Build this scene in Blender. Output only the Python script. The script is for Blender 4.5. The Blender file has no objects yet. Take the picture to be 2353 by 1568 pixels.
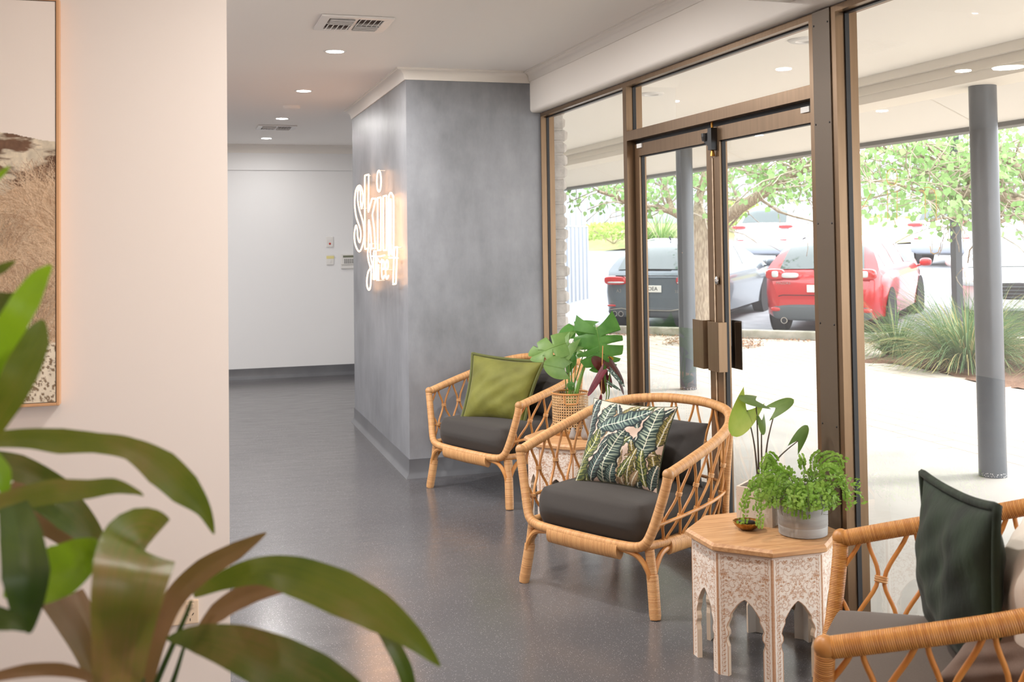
import bpy, bmesh, math, random
import numpy as np
from mathutils import Vector, Matrix
random.seed(7); np.random.seed(7)
S = bpy.context.scene
COL = S.collection
PI = math.pi

# ------------------------------------------------------------ camera
W, HH = 2353.0, 1568.0
FPX, PPX, PPY = 2482.19, 1176.0, 477.77
RC = Matrix(((0.9563466, -0.2918997, -0.0139921),
             (-0.0044871, 0.0332069, -0.9994384),
             (0.2922004, 0.9558723, 0.0304475)))
CAM = Vector((0, 0, 1.5))
cd = bpy.data.cameras.new('camera'); co = bpy.data.objects.new('camera', cd); COL.objects.link(co)
cd.sensor_width = 36; cd.lens = FPX / W * 36
cd.shift_x = (W / 2 - PPX) / W; cd.shift_y = (PPY - HH / 2) / W
cd.clip_start = .05; cd.clip_end = 300
mw = Matrix((RC[0], -RC[1], -RC[2])).transposed().to_4x4(); mw.translation = CAM
co.matrix_world = mw
cd.dof.use_dof = True; cd.dof.focus_distance = 5.2; cd.dof.aperture_fstop = 6.3
S.camera = co

# ------------------------------------------------------------ world, sun, exposure
wd = bpy.data.worlds.new('sky'); S.world = wd; wd.use_nodes = True
bg = wd.node_tree.nodes['Background']; bg.inputs[0].default_value = (.93, .96, 1, 1); bg.inputs[1].default_value = 5.0
sl = bpy.data.lights.new('sun', 'SUN'); sl.energy = 3.0; sl.angle = math.radians(14); sl.color = (1, .97, .92)
so = bpy.data.objects.new('sun', sl); COL.objects.link(so); so.rotation_euler = (math.radians(38), math.radians(10), math.radians(70))
S.cycles.max_bounces = 7; S.cycles.glossy_bounces = 3; S.cycles.transmission_bounces = 4; S.cycles.transparent_max_bounces = 8; S.cycles.caustics_reflective = False; S.cycles.caustics_refractive = False
vs = S.view_settings; vs.view_transform = 'Standard'; vs.look = 'None'; vs.gamma = 1; vs.exposure = 0.2; vs.use_curve_mapping = False

# ------------------------------------------------------------ measuring helpers
def ray(x, y):
    return RC.transposed() @ Vector((x - PPX, y - PPY, FPX))
def pz(x, y, z=0.0):
    d = ray(x, y); return CAM + d * ((z - CAM.z) / d.z)
def pX(x, y, X):
    d = ray(x, y); return CAM + d * (X / d.x)
def pY(x, y, Y):
    d = ray(x, y); return CAM + d * (Y / d.y)

# ------------------------------------------------------------ object helpers
def tag(o, label=None, cat=None, group=None, kind=None):
    if label: o['label'] = label
    if cat: o['category'] = cat
    if group: o['group'] = group
    if kind: o['kind'] = kind
    return o
def thing(name, label, cat, loc=(0, 0, 0), rz=0, group=None, kind=None, scale=1):
    o = bpy.data.objects.new(name, None); COL.objects.link(o)
    o.location = loc; o.rotation_euler = (0, 0, rz); o.scale = (scale,) * 3; o.empty_display_size = .1
    return tag(o, label, cat, group, kind)
def kids(o): return [c for c in bpy.data.objects if c.parent == o]
def copy_tree(o, parent=None):
    c = o.copy(); COL.objects.link(c)
    if parent: c.parent = parent
    for k in kids(o): copy_tree(k, c)
    return c

class MB:
    def __init__(s): s.v = []; s.f = []; s.uv = []; s.c = []
    def add(s, vs, fs, uvs=None, col=None):
        b = len(s.v); s.v += [tuple(p) for p in vs]
        for i, f in enumerate(fs):
            s.f.append([b + k for k in f])
            s.uv.append(uvs[i] if uvs else [(0, 0)] * len(f))
        if col is not None: s.c += [tuple(col)] * len(vs)
        return s
    def box(s, x0, y0, z0, x1, y1, z1):
        x0, x1 = sorted((x0, x1)); y0, y1 = sorted((y0, y1)); z0, z1 = sorted((z0, z1))
        vs = [(x, y, z) for z in (z0, z1) for y in (y0, y1) for x in (x0, x1)]
        return s.add(vs, [(0, 2, 3, 1), (4, 5, 7, 6), (0, 1, 5, 4), (2, 6, 7, 3), (0, 4, 6, 2), (1, 3, 7, 5)])
    def obox(s, c, ux, uy, uz, hx, hy, hz):
        c, ux, uy, uz = map(Vector, (c, ux, uy, uz))
        vs = [c + ux * (a * hx) + uy * (b * hy) + uz * (d * hz) for d in (-1, 1) for b in (-1, 1) for a in (-1, 1)]
        return s.add(vs, [(0, 2, 3, 1), (4, 5, 7, 6), (0, 1, 5, 4), (2, 6, 7, 3), (0, 4, 6, 2), (1, 3, 7, 5)])
    def tube(s, path, r, seg=8, closed=False, cap=True, k=1.0, up=None, col=None):
        P = [Vector(p) for p in path]; n = len(P)
        if n < 2: return s
        rs = r if isinstance(r, (list, tuple)) else [r] * n
        T = []
        for i in range(n):
            a = P[(i - 1) % n] if (closed or i > 0) else P[i]
            b = P[(i + 1) % n] if (closed or i < n - 1) else P[i]
            t = b - a; T.append(t.normalized() if t.length > 1e-9 else Vector((0, 0, 1)))
        ref = Vector(up) if up else (Vector((0, 0, 1)) if abs(T[0].z) < .9 else Vector((1, 0, 0)))
        N = (ref - T[0] * ref.dot(T[0])).normalized(); L = 0; vs = []; ls = []
        for i in range(n):
            if up: N = (ref - T[i] * ref.dot(T[i]))
            else: N = N - T[i] * N.dot(T[i])
            if N.length < 1e-6: N = T[i].orthogonal()
            N.normalize(); B = T[i].cross(N)
            if i: L += (P[i] - P[i - 1]).length
            ls.append(L)
            for j in range(seg):
                a = 2 * PI * j / seg
                vs.append(P[i] + N * (rs[i] * k * math.cos(a)) + B * (rs[i] * math.sin(a)))
        fs = []; us = []
        m = n if closed else n - 1
        for i in range(m):
            i2 = (i + 1) % n; l2 = ls[i2] if i2 > i else L + (P[0] - P[-1]).length
            for j in range(seg):
                j2 = (j + 1) % seg
                fs.append((i * seg + j, i * seg + j2, i2 * seg + j2, i2 * seg + j))
                u0, u1 = j / seg, (j + 1) / seg
                us.append([(u0, ls[i]), (u1, ls[i]), (u1, l2), (u0, l2)])
        if cap and not closed:
            fs.append(tuple(range(seg))[::-1]); us.append([(0, 0)] * seg)
            fs.append(tuple((n - 1) * seg + j for j in range(seg))); us.append([(0, L)] * seg)
        return s.add(vs, fs, us, col)
    def lathe(s, prof, seg=24, c=(0, 0, 0), sx=1, sy=1, cap=False):
        c = Vector(c); n = len(prof)
        vs = [c + Vector((r * sx * math.cos(2 * PI * j / seg), r * sy * math.sin(2 * PI * j / seg), z)) for r, z in prof for j in range(seg)]
        fs = []; us = []
        L = 0
        for i in range(n - 1):
            d = math.hypot(prof[i + 1][0] - prof[i][0], prof[i + 1][1] - prof[i][1])
            for j in range(seg):
                j2 = (j + 1) % seg
                fs.append((i * seg + j, i * seg + j2, (i + 1) * seg + j2, (i + 1) * seg + j))
                us.append([(j / seg, L), ((j + 1) / seg, L), ((j + 1) / seg, L + d), (j / seg, L + d)])
            L += d
        if cap and prof[0][0] > 1e-6: fs.append(tuple(range(seg))[::-1]); us.append([(0, 0)] * seg)
        if cap and prof[-1][0] > 1e-6: fs.append(tuple((n - 1) * seg + j for j in range(seg))); us.append([(0, 0)] * seg)
        return s.add(vs, fs, us)
    def grid(s, P, closed=False, uvs=True):
        n = len(P); m = len(P[0]); vs = [p for row in P for p in row]; fs = []; us = []
        for i in range(n - 1):
            for j in range(m if closed else m - 1):
                j2 = (j + 1) % m
                fs.append((i * m + j, i * m + j2, (i + 1) * m + j2, (i + 1) * m + j))
                us.append([(j / (m - 1), i / (n - 1)), ((j + 1) / (m - 1), i / (n - 1)), ((j + 1) / (m - 1), (i + 1) / (n - 1)), (j / (m - 1), (i + 1) / (n - 1))])
        return s.add(vs, fs, us)
    def ell(s, c, rx, ry, rz, nu=12, nv=8, pw=1.0):
        c = Vector(c); rows = []
        def sp(t): return math.copysign(abs(t) ** pw, t)
        for i in range(nv + 1):
            th = PI * i / nv; z = -math.cos(th); r = math.sin(th)
            rows.append([c + Vector((rx * sp(r) * sp(math.cos(2 * PI * j / nu)), ry * sp(r) * sp(math.sin(2 * PI * j / nu)), rz * sp(z))) for j in range(nu)])
        n = len(rows); vs = [p for row in rows for p in row]
        fs = [(i * nu + j, i * nu + (j + 1) % nu, (i + 1) * nu + (j + 1) % nu, (i + 1) * nu + j) for i in range(n - 1) for j in range(nu)]
        return s.add(vs, fs)
    def prism(s, poly, z0, z1):
        n = len(poly); vs = [(x, y, z0) for x, y in poly] + [(x, y, z1) for x, y in poly]
        fs = [tuple(range(n))[::-1], tuple(range(n, 2 * n))] + [(i, (i + 1) % n, n + (i + 1) % n, n + i) for i in range(n)]
        return s.add(vs, fs)
    def build(s, name, mat, parent=None, smooth=40, bevel=0, sub=0, solid=0, label=None, kind=None, cols=None, loc=None):
        me = bpy.data.meshes.new(name); me.from_pydata(s.v, [], s.f)
        ul = me.uv_layers.new(name='UVMap')
        flat = [c for f in s.uv for p in f for c in p]
        if len(flat) == 2 * len(me.loops): ul.data.foreach_set('uv', flat)
        cc = cols if cols is not None else (s.c if len(s.c) == len(s.v) and s.c else None)
        if cc is not None:
            a = me.color_attributes.new('Col', 'FLOAT_COLOR', 'POINT')
            arr = np.ones((len(s.v), 4), dtype=np.float32); arr[:, :3] = np.asarray(cc, dtype=np.float32)[:, :3]
            a.data.foreach_set('color', arr.ravel())
        me.materials.append(mat)
        if smooth:
            me.polygons.foreach_set('use_smooth', [True] * len(me.polygons))
            if smooth < 180:
                me.set_sharp_from_angle(angle=math.radians(smooth))
        me.update()
        o = bpy.data.objects.new(name, me); COL.objects.link(o)
        if parent: o.parent = parent
        if loc: o.location = loc
        if solid:
            md = o.modifiers.new('Solid', 'SOLIDIFY'); md.thickness = solid; md.offset = 0
        if bevel:
            md = o.modifiers.new('Bevel', 'BEVEL'); md.width = bevel; md.segments = 2; md.limit_method = 'ANGLE'; md.angle_limit = math.radians(40)
        if sub:
            md = o.modifiers.new('Sub', 'SUBSURF'); md.levels = sub; md.render_levels = sub
        if label: o['label'] = label
        if kind: o['kind'] = kind
        return o
def B(x0, y0, z0, x1, y1, z1): return MB().box(x0, y0, z0, x1, y1, z1)
def cr(pts, n=6, closed=False):
    P = [Vector(p) for p in pts]; m = len(P); out = []
    rng = range(m if closed else m - 1)
    for i in rng:
        g = (lambda k: P[k % m]) if closed else (lambda k: P[max(0, min(m - 1, k))])
        a, b, c, d = g(i - 1), g(i), g(i + 1), g(i + 2)
        for q in range(n):
            t = q / n
            out.append(.5 * ((2 * b) + (c - a) * t + (2 * a - 5 * b + 4 * c - d) * t * t + (3 * b - a - 3 * c + d) * t ** 3))
    if not closed: out.append(P[-1])
    return out
def text_mb(txt, size, origin, ux, uy):
    cu = bpy.data.curves.new('t', 'FONT'); cu.body = txt; cu.size = size; cu.align_x = 'CENTER'; cu.align_y = 'CENTER'; cu.extrude = .001
    o = bpy.data.objects.new('t', cu); COL.objects.link(o)
    me = bpy.data.meshes.new_from_object(o.evaluated_get(bpy.context.evaluated_depsgraph_get()))
    origin, ux, uy = Vector(origin), Vector(ux), Vector(uy); uz = ux.cross(uy)
    mb = MB(); mb.add([origin + ux * v.co.x + uy * v.co.y + uz * v.co.z for v in me.vertices], [list(p.vertices) for p in me.polygons])
    bpy.data.objects.remove(o); bpy.data.curves.remove(cu); bpy.data.meshes.remove(me)
    return mb

# ------------------------------------------------------------ materials
def srgb(r, g, b):
    f = lambda c: (c / 255 / 12.92) if c / 255 <= .04045 else ((c / 255 + .055) / 1.055) ** 2.4
    return (f(r), f(g), f(b), 1)
class NT:
    def __init__(s, name):
        s.m = bpy.data.materials.new(name); s.m.use_nodes = True; s.t = s.m.node_tree; s.n = s.t.nodes; s.l = s.t.links
        s.p = s.n['Principled BSDF']; s.out = s.n['Material Output']
    def new(s, ty, **kw):
        x = s.n.new(ty)
        for k, v in kw.items(): setattr(x, k, v)
        return x
    def link(s, a, b): s.l.new(a, b)
    def coord(s, kind='Object', scale=(1, 1, 1), rot=(0, 0, 0)):
        tc = s.new('ShaderNodeTexCoord'); mp = s.new('ShaderNodeMapping'); s.link(tc.outputs[kind], mp.inputs[0])
        mp.inputs['Scale'].default_value = scale; mp.inputs['Rotation'].default_value = rot
        return mp.outputs[0]
    def noise(s, vec, scale, detail=3, rough=.5):
        n = s.new('ShaderNodeTexNoise'); n.inputs['Scale'].default_value = scale; n.inputs['Detail'].default_value = detail; n.inputs['Roughness'].default_value = rough
        s.link(vec, n.inputs['Vector']); return n.outputs['Fac']
    def ramp(s, fac, stops):
        r = s.new('ShaderNodeValToRGB'); e = r.color_ramp.elements
        while len(e) < len(stops): e.new(.5)
        for i, (p, c) in enumerate(stops): e[i].position = p; e[i].color = c if len(c) == 4 else (*c, 1)
        s.link(fac, r.inputs[0]); return r.outputs[0]
    def math(s, op, a, b=None):
        m = s.new('ShaderNodeMath', operation=op)
        for i, x in enumerate((a, b)):
            if x is None: continue
            if isinstance(x, (int, float)): m.inputs[i].default_value = x
            else: s.link(x, m.inputs[i])
        return m.outputs[0]
    def mix(s, fac, a, b, mode='MIX'):
        m = s.new('ShaderNodeMix', data_type='RGBA', blend_type=mode)
        for i, x in ((0, fac), (6, a), (7, b)):
            if isinstance(x, (int, float)): m.inputs[i].default_value = x
            elif isinstance(x, tuple): m.inputs[i].default_value = x
            else: s.link(x, m.inputs[i])
        return m.outputs[2]
    def bump(s, h, strength=.3, dist=.01):
        b = s.new('ShaderNodeBump'); b.inputs['Strength'].default_value = strength; b.inputs['Distance'].default_value = dist
        s.link(h, b.inputs['Height']); s.link(b.outputs[0], s.p.inputs['Normal']); return b
    def set(s, **kw):
        for k, v in kw.items(): s.p.inputs[k.replace('_', ' ')].default_value = v
        return s
def mat(name, col, rough=.5, metal=0, col2=None, scale=8, detail=4, lo=.35, hi=.65, stretch=(1, 1, 1), bump=0, bscale=None, bdist=.005, sheen=0, emit=0, coat=0, spec=.5, trans=0):
    t = NT(name); t.set(Roughness=rough, Metallic=metal, Specular_IOR_Level=spec); t.p.inputs['Base Color'].default_value = col
    v = None
    if col2 or bump: v = t.coord('Object', stretch)
    if col2:
        c = t.ramp(t.noise(v, scale, detail), [(lo, col), (hi, col2)]); t.link(c, t.p.inputs['Base Color'])
    if bump: t.bump(t.noise(v, bscale or scale, 4), bump, bdist)
    if sheen: t.set(Sheen_Weight=sheen, Sheen_Roughness=.4)
    if coat: t.set(Coat_Weight=coat, Coat_Roughness=.05)
    if emit: t.set(Emission_Strength=emit); t.p.inputs['Emission Color'].default_value = col
    if trans:
        tr = t.new('ShaderNodeBsdfTranslucent'); mx = t.new('ShaderNodeMixShader'); mx.inputs[0].default_value = trans
        if col2: t.link(c, tr.inputs[0])
        else: tr.inputs[0].default_value = col
        t.link(t.p.outputs[0], mx.inputs[1]); t.link(tr.outputs[0], mx.inputs[2]); t.link(mx.outputs[0], t.out.inputs[0])
    return t.m
def vcol(name, rough=.6, bump=0, trans=0, sheen=0, bdist=.002):
    t = NT(name); a = t.new('ShaderNodeVertexColor', layer_name='Col'); t.link(a.outputs[0], t.p.inputs['Base Color']); t.set(Roughness=rough)
    if bump:
        bw = t.new('ShaderNodeRGBToBW'); t.link(a.outputs[0], bw.inputs[0]); t.bump(bw.outputs[0], bump, bdist)
    if sheen: t.set(Sheen_Weight=sheen)
    if trans:
        tr = t.new('ShaderNodeBsdfTranslucent'); mx = t.new('ShaderNodeMixShader'); mx.inputs[0].default_value = trans
        t.link(a.outputs[0], tr.inputs[0]); t.link(t.p.outputs[0], mx.inputs[1]); t.link(tr.outputs[0], mx.inputs[2]); t.link(mx.outputs[0], t.out.inputs[0])
    return t.m
def rattan(name, c1, c2, freq, bstr=.5):
    t = NT(name); uv = t.new('ShaderNodeUVMap'); sx = t.new('ShaderNodeSeparateXYZ'); t.link(uv.outputs[0], sx.inputs[0])
    vv = t.math('MULTIPLY', sx.outputs[1], freq)
    tri = t.math('PINGPONG', vv, .5)
    fl = t.math('FLOOR', vv); wn = t.new('ShaderNodeTexWhiteNoise', noise_dimensions='1D'); t.link(fl, wn.inputs['W'])
    c = t.ramp(wn.outputs[0], [(0, c2), (.55, c1), (1, tuple(min(1, x * 1.12) for x in c1[:3]) + (1,))])
    nz = t.noise(t.coord('Object'), 30, 3); c = t.mix(t.math('MULTIPLY', nz, .35), c, c2)
    edge = t.math('LESS_THAN', tri, .07); c = t.mix(t.math('MULTIPLY', edge, .45), c, tuple(x * .35 for x in c2[:3]) + (1,))
    t.link(c, t.p.inputs['Base Color']); t.bump(t.math('POWER', tri, .5), bstr, .004); t.set(Roughness=.42)
    return t.m
def wood(name, c1, c2, sc=(3, 40, 40), rough=.45):
    t = NT(name); v = t.coord('Object', sc); n = t.noise(v, 2.2, 5, .6)
    c = t.ramp(n, [(.3, c2), (.62, c1)]); t.link(c, t.p.inputs['Base Color']); t.bump(n, .12, .002); t.set(Roughness=rough); return t.m
def glass(name, tint=(.97, .985, .98, 1), k=1.0):
    t = NT(name); t.n.remove(t.p)
    tr = t.new('ShaderNodeBsdfTransparent'); tr.inputs[0].default_value = tint
    gl = t.new('ShaderNodeBsdfGlossy'); gl.inputs['Roughness'].default_value = 0.0
    fr = t.new('ShaderNodeFresnel'); fr.inputs[0].default_value = 1.45
    f = t.math('MULTIPLY', fr.outputs[0], k)
    mx = t.new('ShaderNodeMixShader'); t.link(f, mx.inputs[0]); t.link(tr.outputs[0], mx.inputs[1]); t.link(gl.outputs[0], mx.inputs[2]); t.link(mx.outputs[0], t.out.inputs[0])
    return t.m

m_wall = mat('warm_white_paint', srgb(240, 229, 221), .6, bump=.05, bscale=180, bdist=.001)
m_far = mat('white_paint', srgb(236, 236, 236), .6)
m_ceil = mat('ceiling_paint', srgb(248, 244, 240), .7)
m_trimw = mat('cornice_paint', srgb(240, 235, 228), .5)
def plaster():
    t = NT('grey_plaster'); v = t.coord('Object'); a = t.noise(v, 1.3, 6, .62); b = t.noise(t.coord('Object', (1, 1, .35)), 6, 5, .7)
    f = t.math('ADD', t.math('MULTIPLY', a, .65), t.math('MULTIPLY', b, .35))
    c = t.ramp(f, [(.36, srgb(116, 118, 122)), (.52, srgb(138, 140, 145)), (.66, srgb(154, 156, 161))]); t.link(c, t.p.inputs['Base Color'])
    t.set(Roughness=.42); t.bump(b, .08, .003); return t.m
m_plaster = plaster()
def floor_mat():
    t = NT('speckled_vinyl'); v = t.coord('Object')
    vo = t.new('ShaderNodeTexVoronoi'); vo.inputs['Scale'].default_value = 170; t.link(v, vo.inputs['Vector'])
    wn = t.noise(v, 420, 2); big = t.noise(v, 1.1, 3)
    base = t.ramp(big, [(.3, srgb(84, 82, 84)), (.7, srgb(95, 93, 94))])
    spk = t.ramp(t.math('ADD', vo.outputs['Distance'], t.math('MULTIPLY', wn, .35)), [(.28, (1, 1, 1)), (.40, (0, 0, 0))])
    sel = t.ramp(vo.outputs['Color'], [(.42, (0, 0, 0)), (.6, (1, 1, 1))])
    c = t.mix(t.math('MULTIPLY', spk, sel), base, srgb(196, 192, 190))
    dk = t.ramp(t.noise(v, 300, 2), [(.58, (0, 0, 0)), (.66, (1, 1, 1))]); c = t.mix(t.math('MULTIPLY', dk, .5), c, srgb(48, 47, 50))
    t.link(c, t.p.inputs['Base Color'])
    rg = t.ramp(t.noise(t.coord('Object', (1.5, 6, 1)), 3, 4), [(.3, (.17,) * 3), (.7, (.25,) * 3)]); t.link(rg, t.p.inputs['Roughness'])
    t.bump(t.noise(v, 60, 1), .03, .001); return t.m
m_floor = floor_mat()
m_base = mat('dark_grey_vinyl', srgb(92, 93, 97), .35, col2=srgb(104, 105, 108), scale=3)
m_bronze = mat('bronze_aluminium', srgb(132, 108, 84), .30, .7, col2=srgb(124, 101, 78), scale=60, stretch=(1, 1, .05))
m_cover = mat('bronze_cover', srgb(98, 85, 72), .45, .3, col2=srgb(98, 84, 68), scale=300)
m_rubber = mat('black_rubber', srgb(28, 28, 30), .5)
m_glass = glass('window_glass', k=.2)
m_white_metal = mat('white_metal', srgb(232, 230, 228), .4)
m_plastic = mat('white_plastic', srgb(230, 228, 224), .35)
m_cream_plastic = mat('cream_plastic', srgb(238, 214, 186), .35)
m_black = mat('black_metal', srgb(24, 24, 26), .35)
m_brass = mat('brass', srgb(178, 130, 62), .3, .9, col2=srgb(142, 98, 44), scale=30)
m_chrome = mat('chrome', srgb(200, 200, 200), .15, 1)
m_colgrey = mat('column_paint', srgb(92, 97, 103), .28, col2=srgb(86, 91, 97), scale=4, bump=.05, bscale=60, bdist=.002)
m_postdark = mat('dark_post_paint', srgb(66, 72, 78), .4)
m_rattan = rattan('rattan_wrap', srgb(220, 168, 112), srgb(202, 146, 92), 200)
m_rattan2 = rattan('rattan_fine_wrap', srgb(224, 158, 84), srgb(200, 130, 60), 235, .9)
m_rod = mat('rattan_rod', srgb(212, 154, 92), .4, col2=srgb(190, 128, 68), scale=14)
m_rod2 = mat('rattan_rod_orange', srgb(216, 148, 74), .4, col2=srgb(196, 124, 56), scale=14)
m_bind = mat('rattan_binding', srgb(222, 172, 116), .45, col2=srgb(190, 132, 78), scale=300, stretch=(.1, .1, 1), lo=.4, hi=.6)
m_char = mat('charcoal_fabric', srgb(62, 57, 53), .85, col2=srgb(54, 50, 47), scale=500, sheen=.1, bump=.12, bscale=700, bdist=.0008)
m_seat2 = mat('dark_taupe_fabric', srgb(98, 87, 79), .85, col2=srgb(88, 78, 70), scale=500, sheen=.1, bump=.12, bscale=700, bdist=.0008)
m_taupe = mat('taupe_fabric', srgb(118, 98, 86), .85, col2=srgb(106, 86, 74), scale=500, sheen=.15, bump=.12, bscale=700, bdist=.0008)
m_char2 = mat('charcoal_cushion_fabric', srgb(60, 57, 56), .85, col2=srgb(50, 47, 46), scale=6, sheen=.1, bump=.35, bscale=9, bdist=.012)
m_olive = mat('olive_velvet', srgb(120, 120, 46), .7, col2=srgb(100, 100, 32), scale=7, sheen=.2, bump=.45, bscale=9, bdist=.012)
m_forest = mat('forest_velvet', srgb(38, 54, 36), .8, col2=srgb(20, 30, 20), scale=8, stretch=(1.6, 1.6, .8), sheen=.05, bump=.5, bscale=9, bdist=.012)
m_ivory = mat('ivory_fabric', srgb(236, 226, 214), .8, bump=.2, bscale=10, bdist=.01)
m_wood = wood('table_wood', srgb(206, 160, 114), srgb(176, 126, 82))
m_woodp = mat('pale_wood', srgb(226, 190, 152), .5, col2=srgb(206, 164, 120), scale=20, stretch=(20, 20, 1))
m_carve = vcol('carved_whitewash', .65, .5, bdist=.003)
m_print = vcol('printed_canvas', .8)
m_palm = vcol('palm_print_fabric', .75, .05, sheen=.15)
# ------------------------------------------------------------ setting: room shell
ST = 'structure'
CEI = 2.615; YB = 6.812; XP = 1.381; YP = 9.10; XF = 2.286; YL = 3.5; XL = .138; YF = 12.4
XW = -3.4; YR = -2.6
def struct(name, mb, m, parent=None, label=None, **kw):
    o = mb.build(name, m, parent, label=label, **kw)
    if not parent: o['kind'] = ST
    return o
struct('floor', B(XW - .1, YR - .1, -.12, 2.39, YF + .1, 0), m_floor, smooth=0)
struct('ceiling', B(XW - .1, YR - .1, CEI, 2.25, YF + .1, CEI + .12), m_ceil, smooth=0)
struct('wall_left', B(XW, YL, 0, XL, YL + .11, CEI), m_wall, smooth=0)
struct('wall_back', B(XP, YB, 0, 2.33, YP, CEI), m_plaster, smooth=0)
struct('wall_far', B(XW, YF, 0, 2.39, YF + .12, CEI), m_far, smooth=0)
struct('wall_side', B(XW - .12, YR, 0, XW, YF, CEI), m_wall, smooth=0)
struct('wall_rear', B(XW, YR - .12, 0, 2.39, YR, CEI), m_wall, smooth=0)
struct('wall_corridor', B(2.30, YP, 0, 2.42, YF, CEI), m_far, smooth=0)
bk = MB(); prof = [(2.22, CEI), (2.22, 2.372), (2.2225, 2.362), (2.229, 2.354), (2.24, 2.35), (2.40, 2.35), (2.40, CEI)]
bk.add([(x, y, z) for y in (YR, YB) for x, z in prof], [tuple(range(7)), tuple(range(7, 14))[::-1]] + [(i, i + 7, (i + 1) % 7 + 7, (i + 1) % 7) for i in range(7)])
struct('wall_right', bk, m_trimw, smooth=60)
# cornices: a cove profile (out, down) swept along each wall
def cove(name, a, b, out, d=.07, drop=.07, mi0=0, mi1=0):
    a, b, out = Vector(a), Vector(b), Vector(out); al = (b - a).normalized()
    pts = [(0, -drop), (.008, -drop), (.012, -drop * .85), (d * .28, -drop * .48), (d * .58, -drop * .2), (d * .9, -.012), (d * .92, -.006), (d, -.005), (d, 0), (0, 0)]
    mb = MB(); n = len(pts)
    mb.add([p + out * o + al * (m * o) + Vector((0, 0, CEI + z)) for p, m in ((a, mi0), (b, mi1)) for o, z in pts],
           [tuple(range(n)), tuple(range(n, 2 * n))[::-1]] + [(i, i + n, (i + 1) % n + n, (i + 1) % n) for i in range(n)])
    return struct(name, mb, m_trimw, smooth=50)
cove('trim_1', (XP, YB, 0), (2.22, YB, 0), (0, -1, 0), mi0=-1, mi1=-1)
cove('trim_2', (XP, YP, 0), (XP, YB, 0), (-1, 0, 0), mi1=1)
cove('trim_3', (2.22, YB, 0), (2.22, YR, 0), (-1, 0, 0), .06, .06, mi0=1)
cove('trim_4', (XW, YF, 0), (2.3, YF, 0), (0, -1, 0), .09, .09)
struct('trim_5', B(XW, YF - .02, 2.33, 2.3, YF, 2.39), m_far, smooth=0)
# dropped bulkhead whose lower corner shows at the top edge
struct('trim_6', B(1.45, 2.2, 2.392, 2.22, 3.60, CEI), m_trimw, smooth=0)
def skirt(name, a, b, out, h=.118):
    a, b, out = Vector(a), Vector(b), Vector(out)
    pts = [(0, 0), (.030, 0), (.026, .006), (.012, .022), (.006, .04), (.005, h), (0, h)]; n = len(pts); mb = MB()
    al = (b - a).normalized()
    mb.add([p + out * o + al * (o * s) + Vector((0, 0, z)) for p, s in ((a, -1), (b, 1)) for o, z in pts],
           [tuple(range(n)), tuple(range(n, 2 * n))[::-1]] + [(i, i + n, (i + 1) % n + n, (i + 1) % n) for i in range(n)])
    return struct(name, mb, m_base, smooth=50)
skirt('baseboard_back', (XP, YB, 0), (2.28, YB, 0), (0, -1, 0))
skirt('baseboard_pillar', (XP, YP, 0), (XP, YB, 0), (-1, 0, 0))
skirt('baseboard_far', (XW, YF, 0), (2.3, YF, 0), (0, -1, 0))

# ------------------------------------------------------------ shopfront: windows, doors, post
X0, X1, XG = XF, 2.378, 2.335     # frame front, frame back, glass
def gframe(t, y0, y1, z0, z1, fl, fr, ft, fb, x0=X0, x1=X1, name='frame'):
    f = MB()
    if fl: f.box(x0, y1 - fl, z0, x1, y1, z1)
    if fr: f.box(x0, y0, z0, x1, y0 + fr, z1)
    if ft: f.box(x0, y0 + fr, z1 - ft, x1, y1 - fl, z1)
    if fb: f.box(x0, y0 + fr, z0, x1, y1 - fl, z0 + fb)
    f.build(name, m_bronze, t, smooth=0)
    a0, a1, b0, b1 = y0 + fr, y1 - fl, z0 + fb, z1 - ft
    xg = (x0 + x1) / 2
    g = MB()
    for (p, q, r, s_) in ((a0, a1, b1 - .006, b1), (a0, a1, b0, b0 + .006), (a0, a0 + .006, b0, b1), (a1 - .006, a1, b0, b1)):
        g.box(xg - .009, p, r, xg + .009, q, s_)
    g.build('gasket', m_rubber, t, smooth=0, label='black rubber gasket')
    MB().add([(xg, a0, b0), (xg, a1, b0), (xg, a1, b1), (xg, a0, b1)], [(0, 1, 2, 3)]).build('glass_pane', m_glass, t, smooth=0)
def win(name, lab): return thing(name, lab, 'window', kind=ST)
ZT = 2.345
w1 = win('window_1', 'narrow fixed glass sidelight beside the grey plaster wall')
gframe(w1, 5.398, 6.80, 0, ZT, .012, 0, .024, .06)
w2 = win('window_2', 'fixed glass panel above the double doors')
gframe(w2, 3.58, 5.35, 2.026, ZT, 0, 0, .024, .051)
w3 = win('window_3', 'tall fixed glass window right of the bronze post')
gframe(w3, .95, 3.409, 0, ZT, .004, .05, .024, .06)
w4 = win('window_4', 'tall fixed glass window out of view to the right')
gframe(w4, -1.7, .95, 0, ZT, .0, .05, .024, .06)
struct('wall_shopfront', B(2.29, YR, 0, 2.40, -1.7, 2.35), m_wall, smooth=0)
struct('trim_7', B(X0, 5.35, 0, X1, 5.398, ZT), m_bronze, smooth=0)
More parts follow.
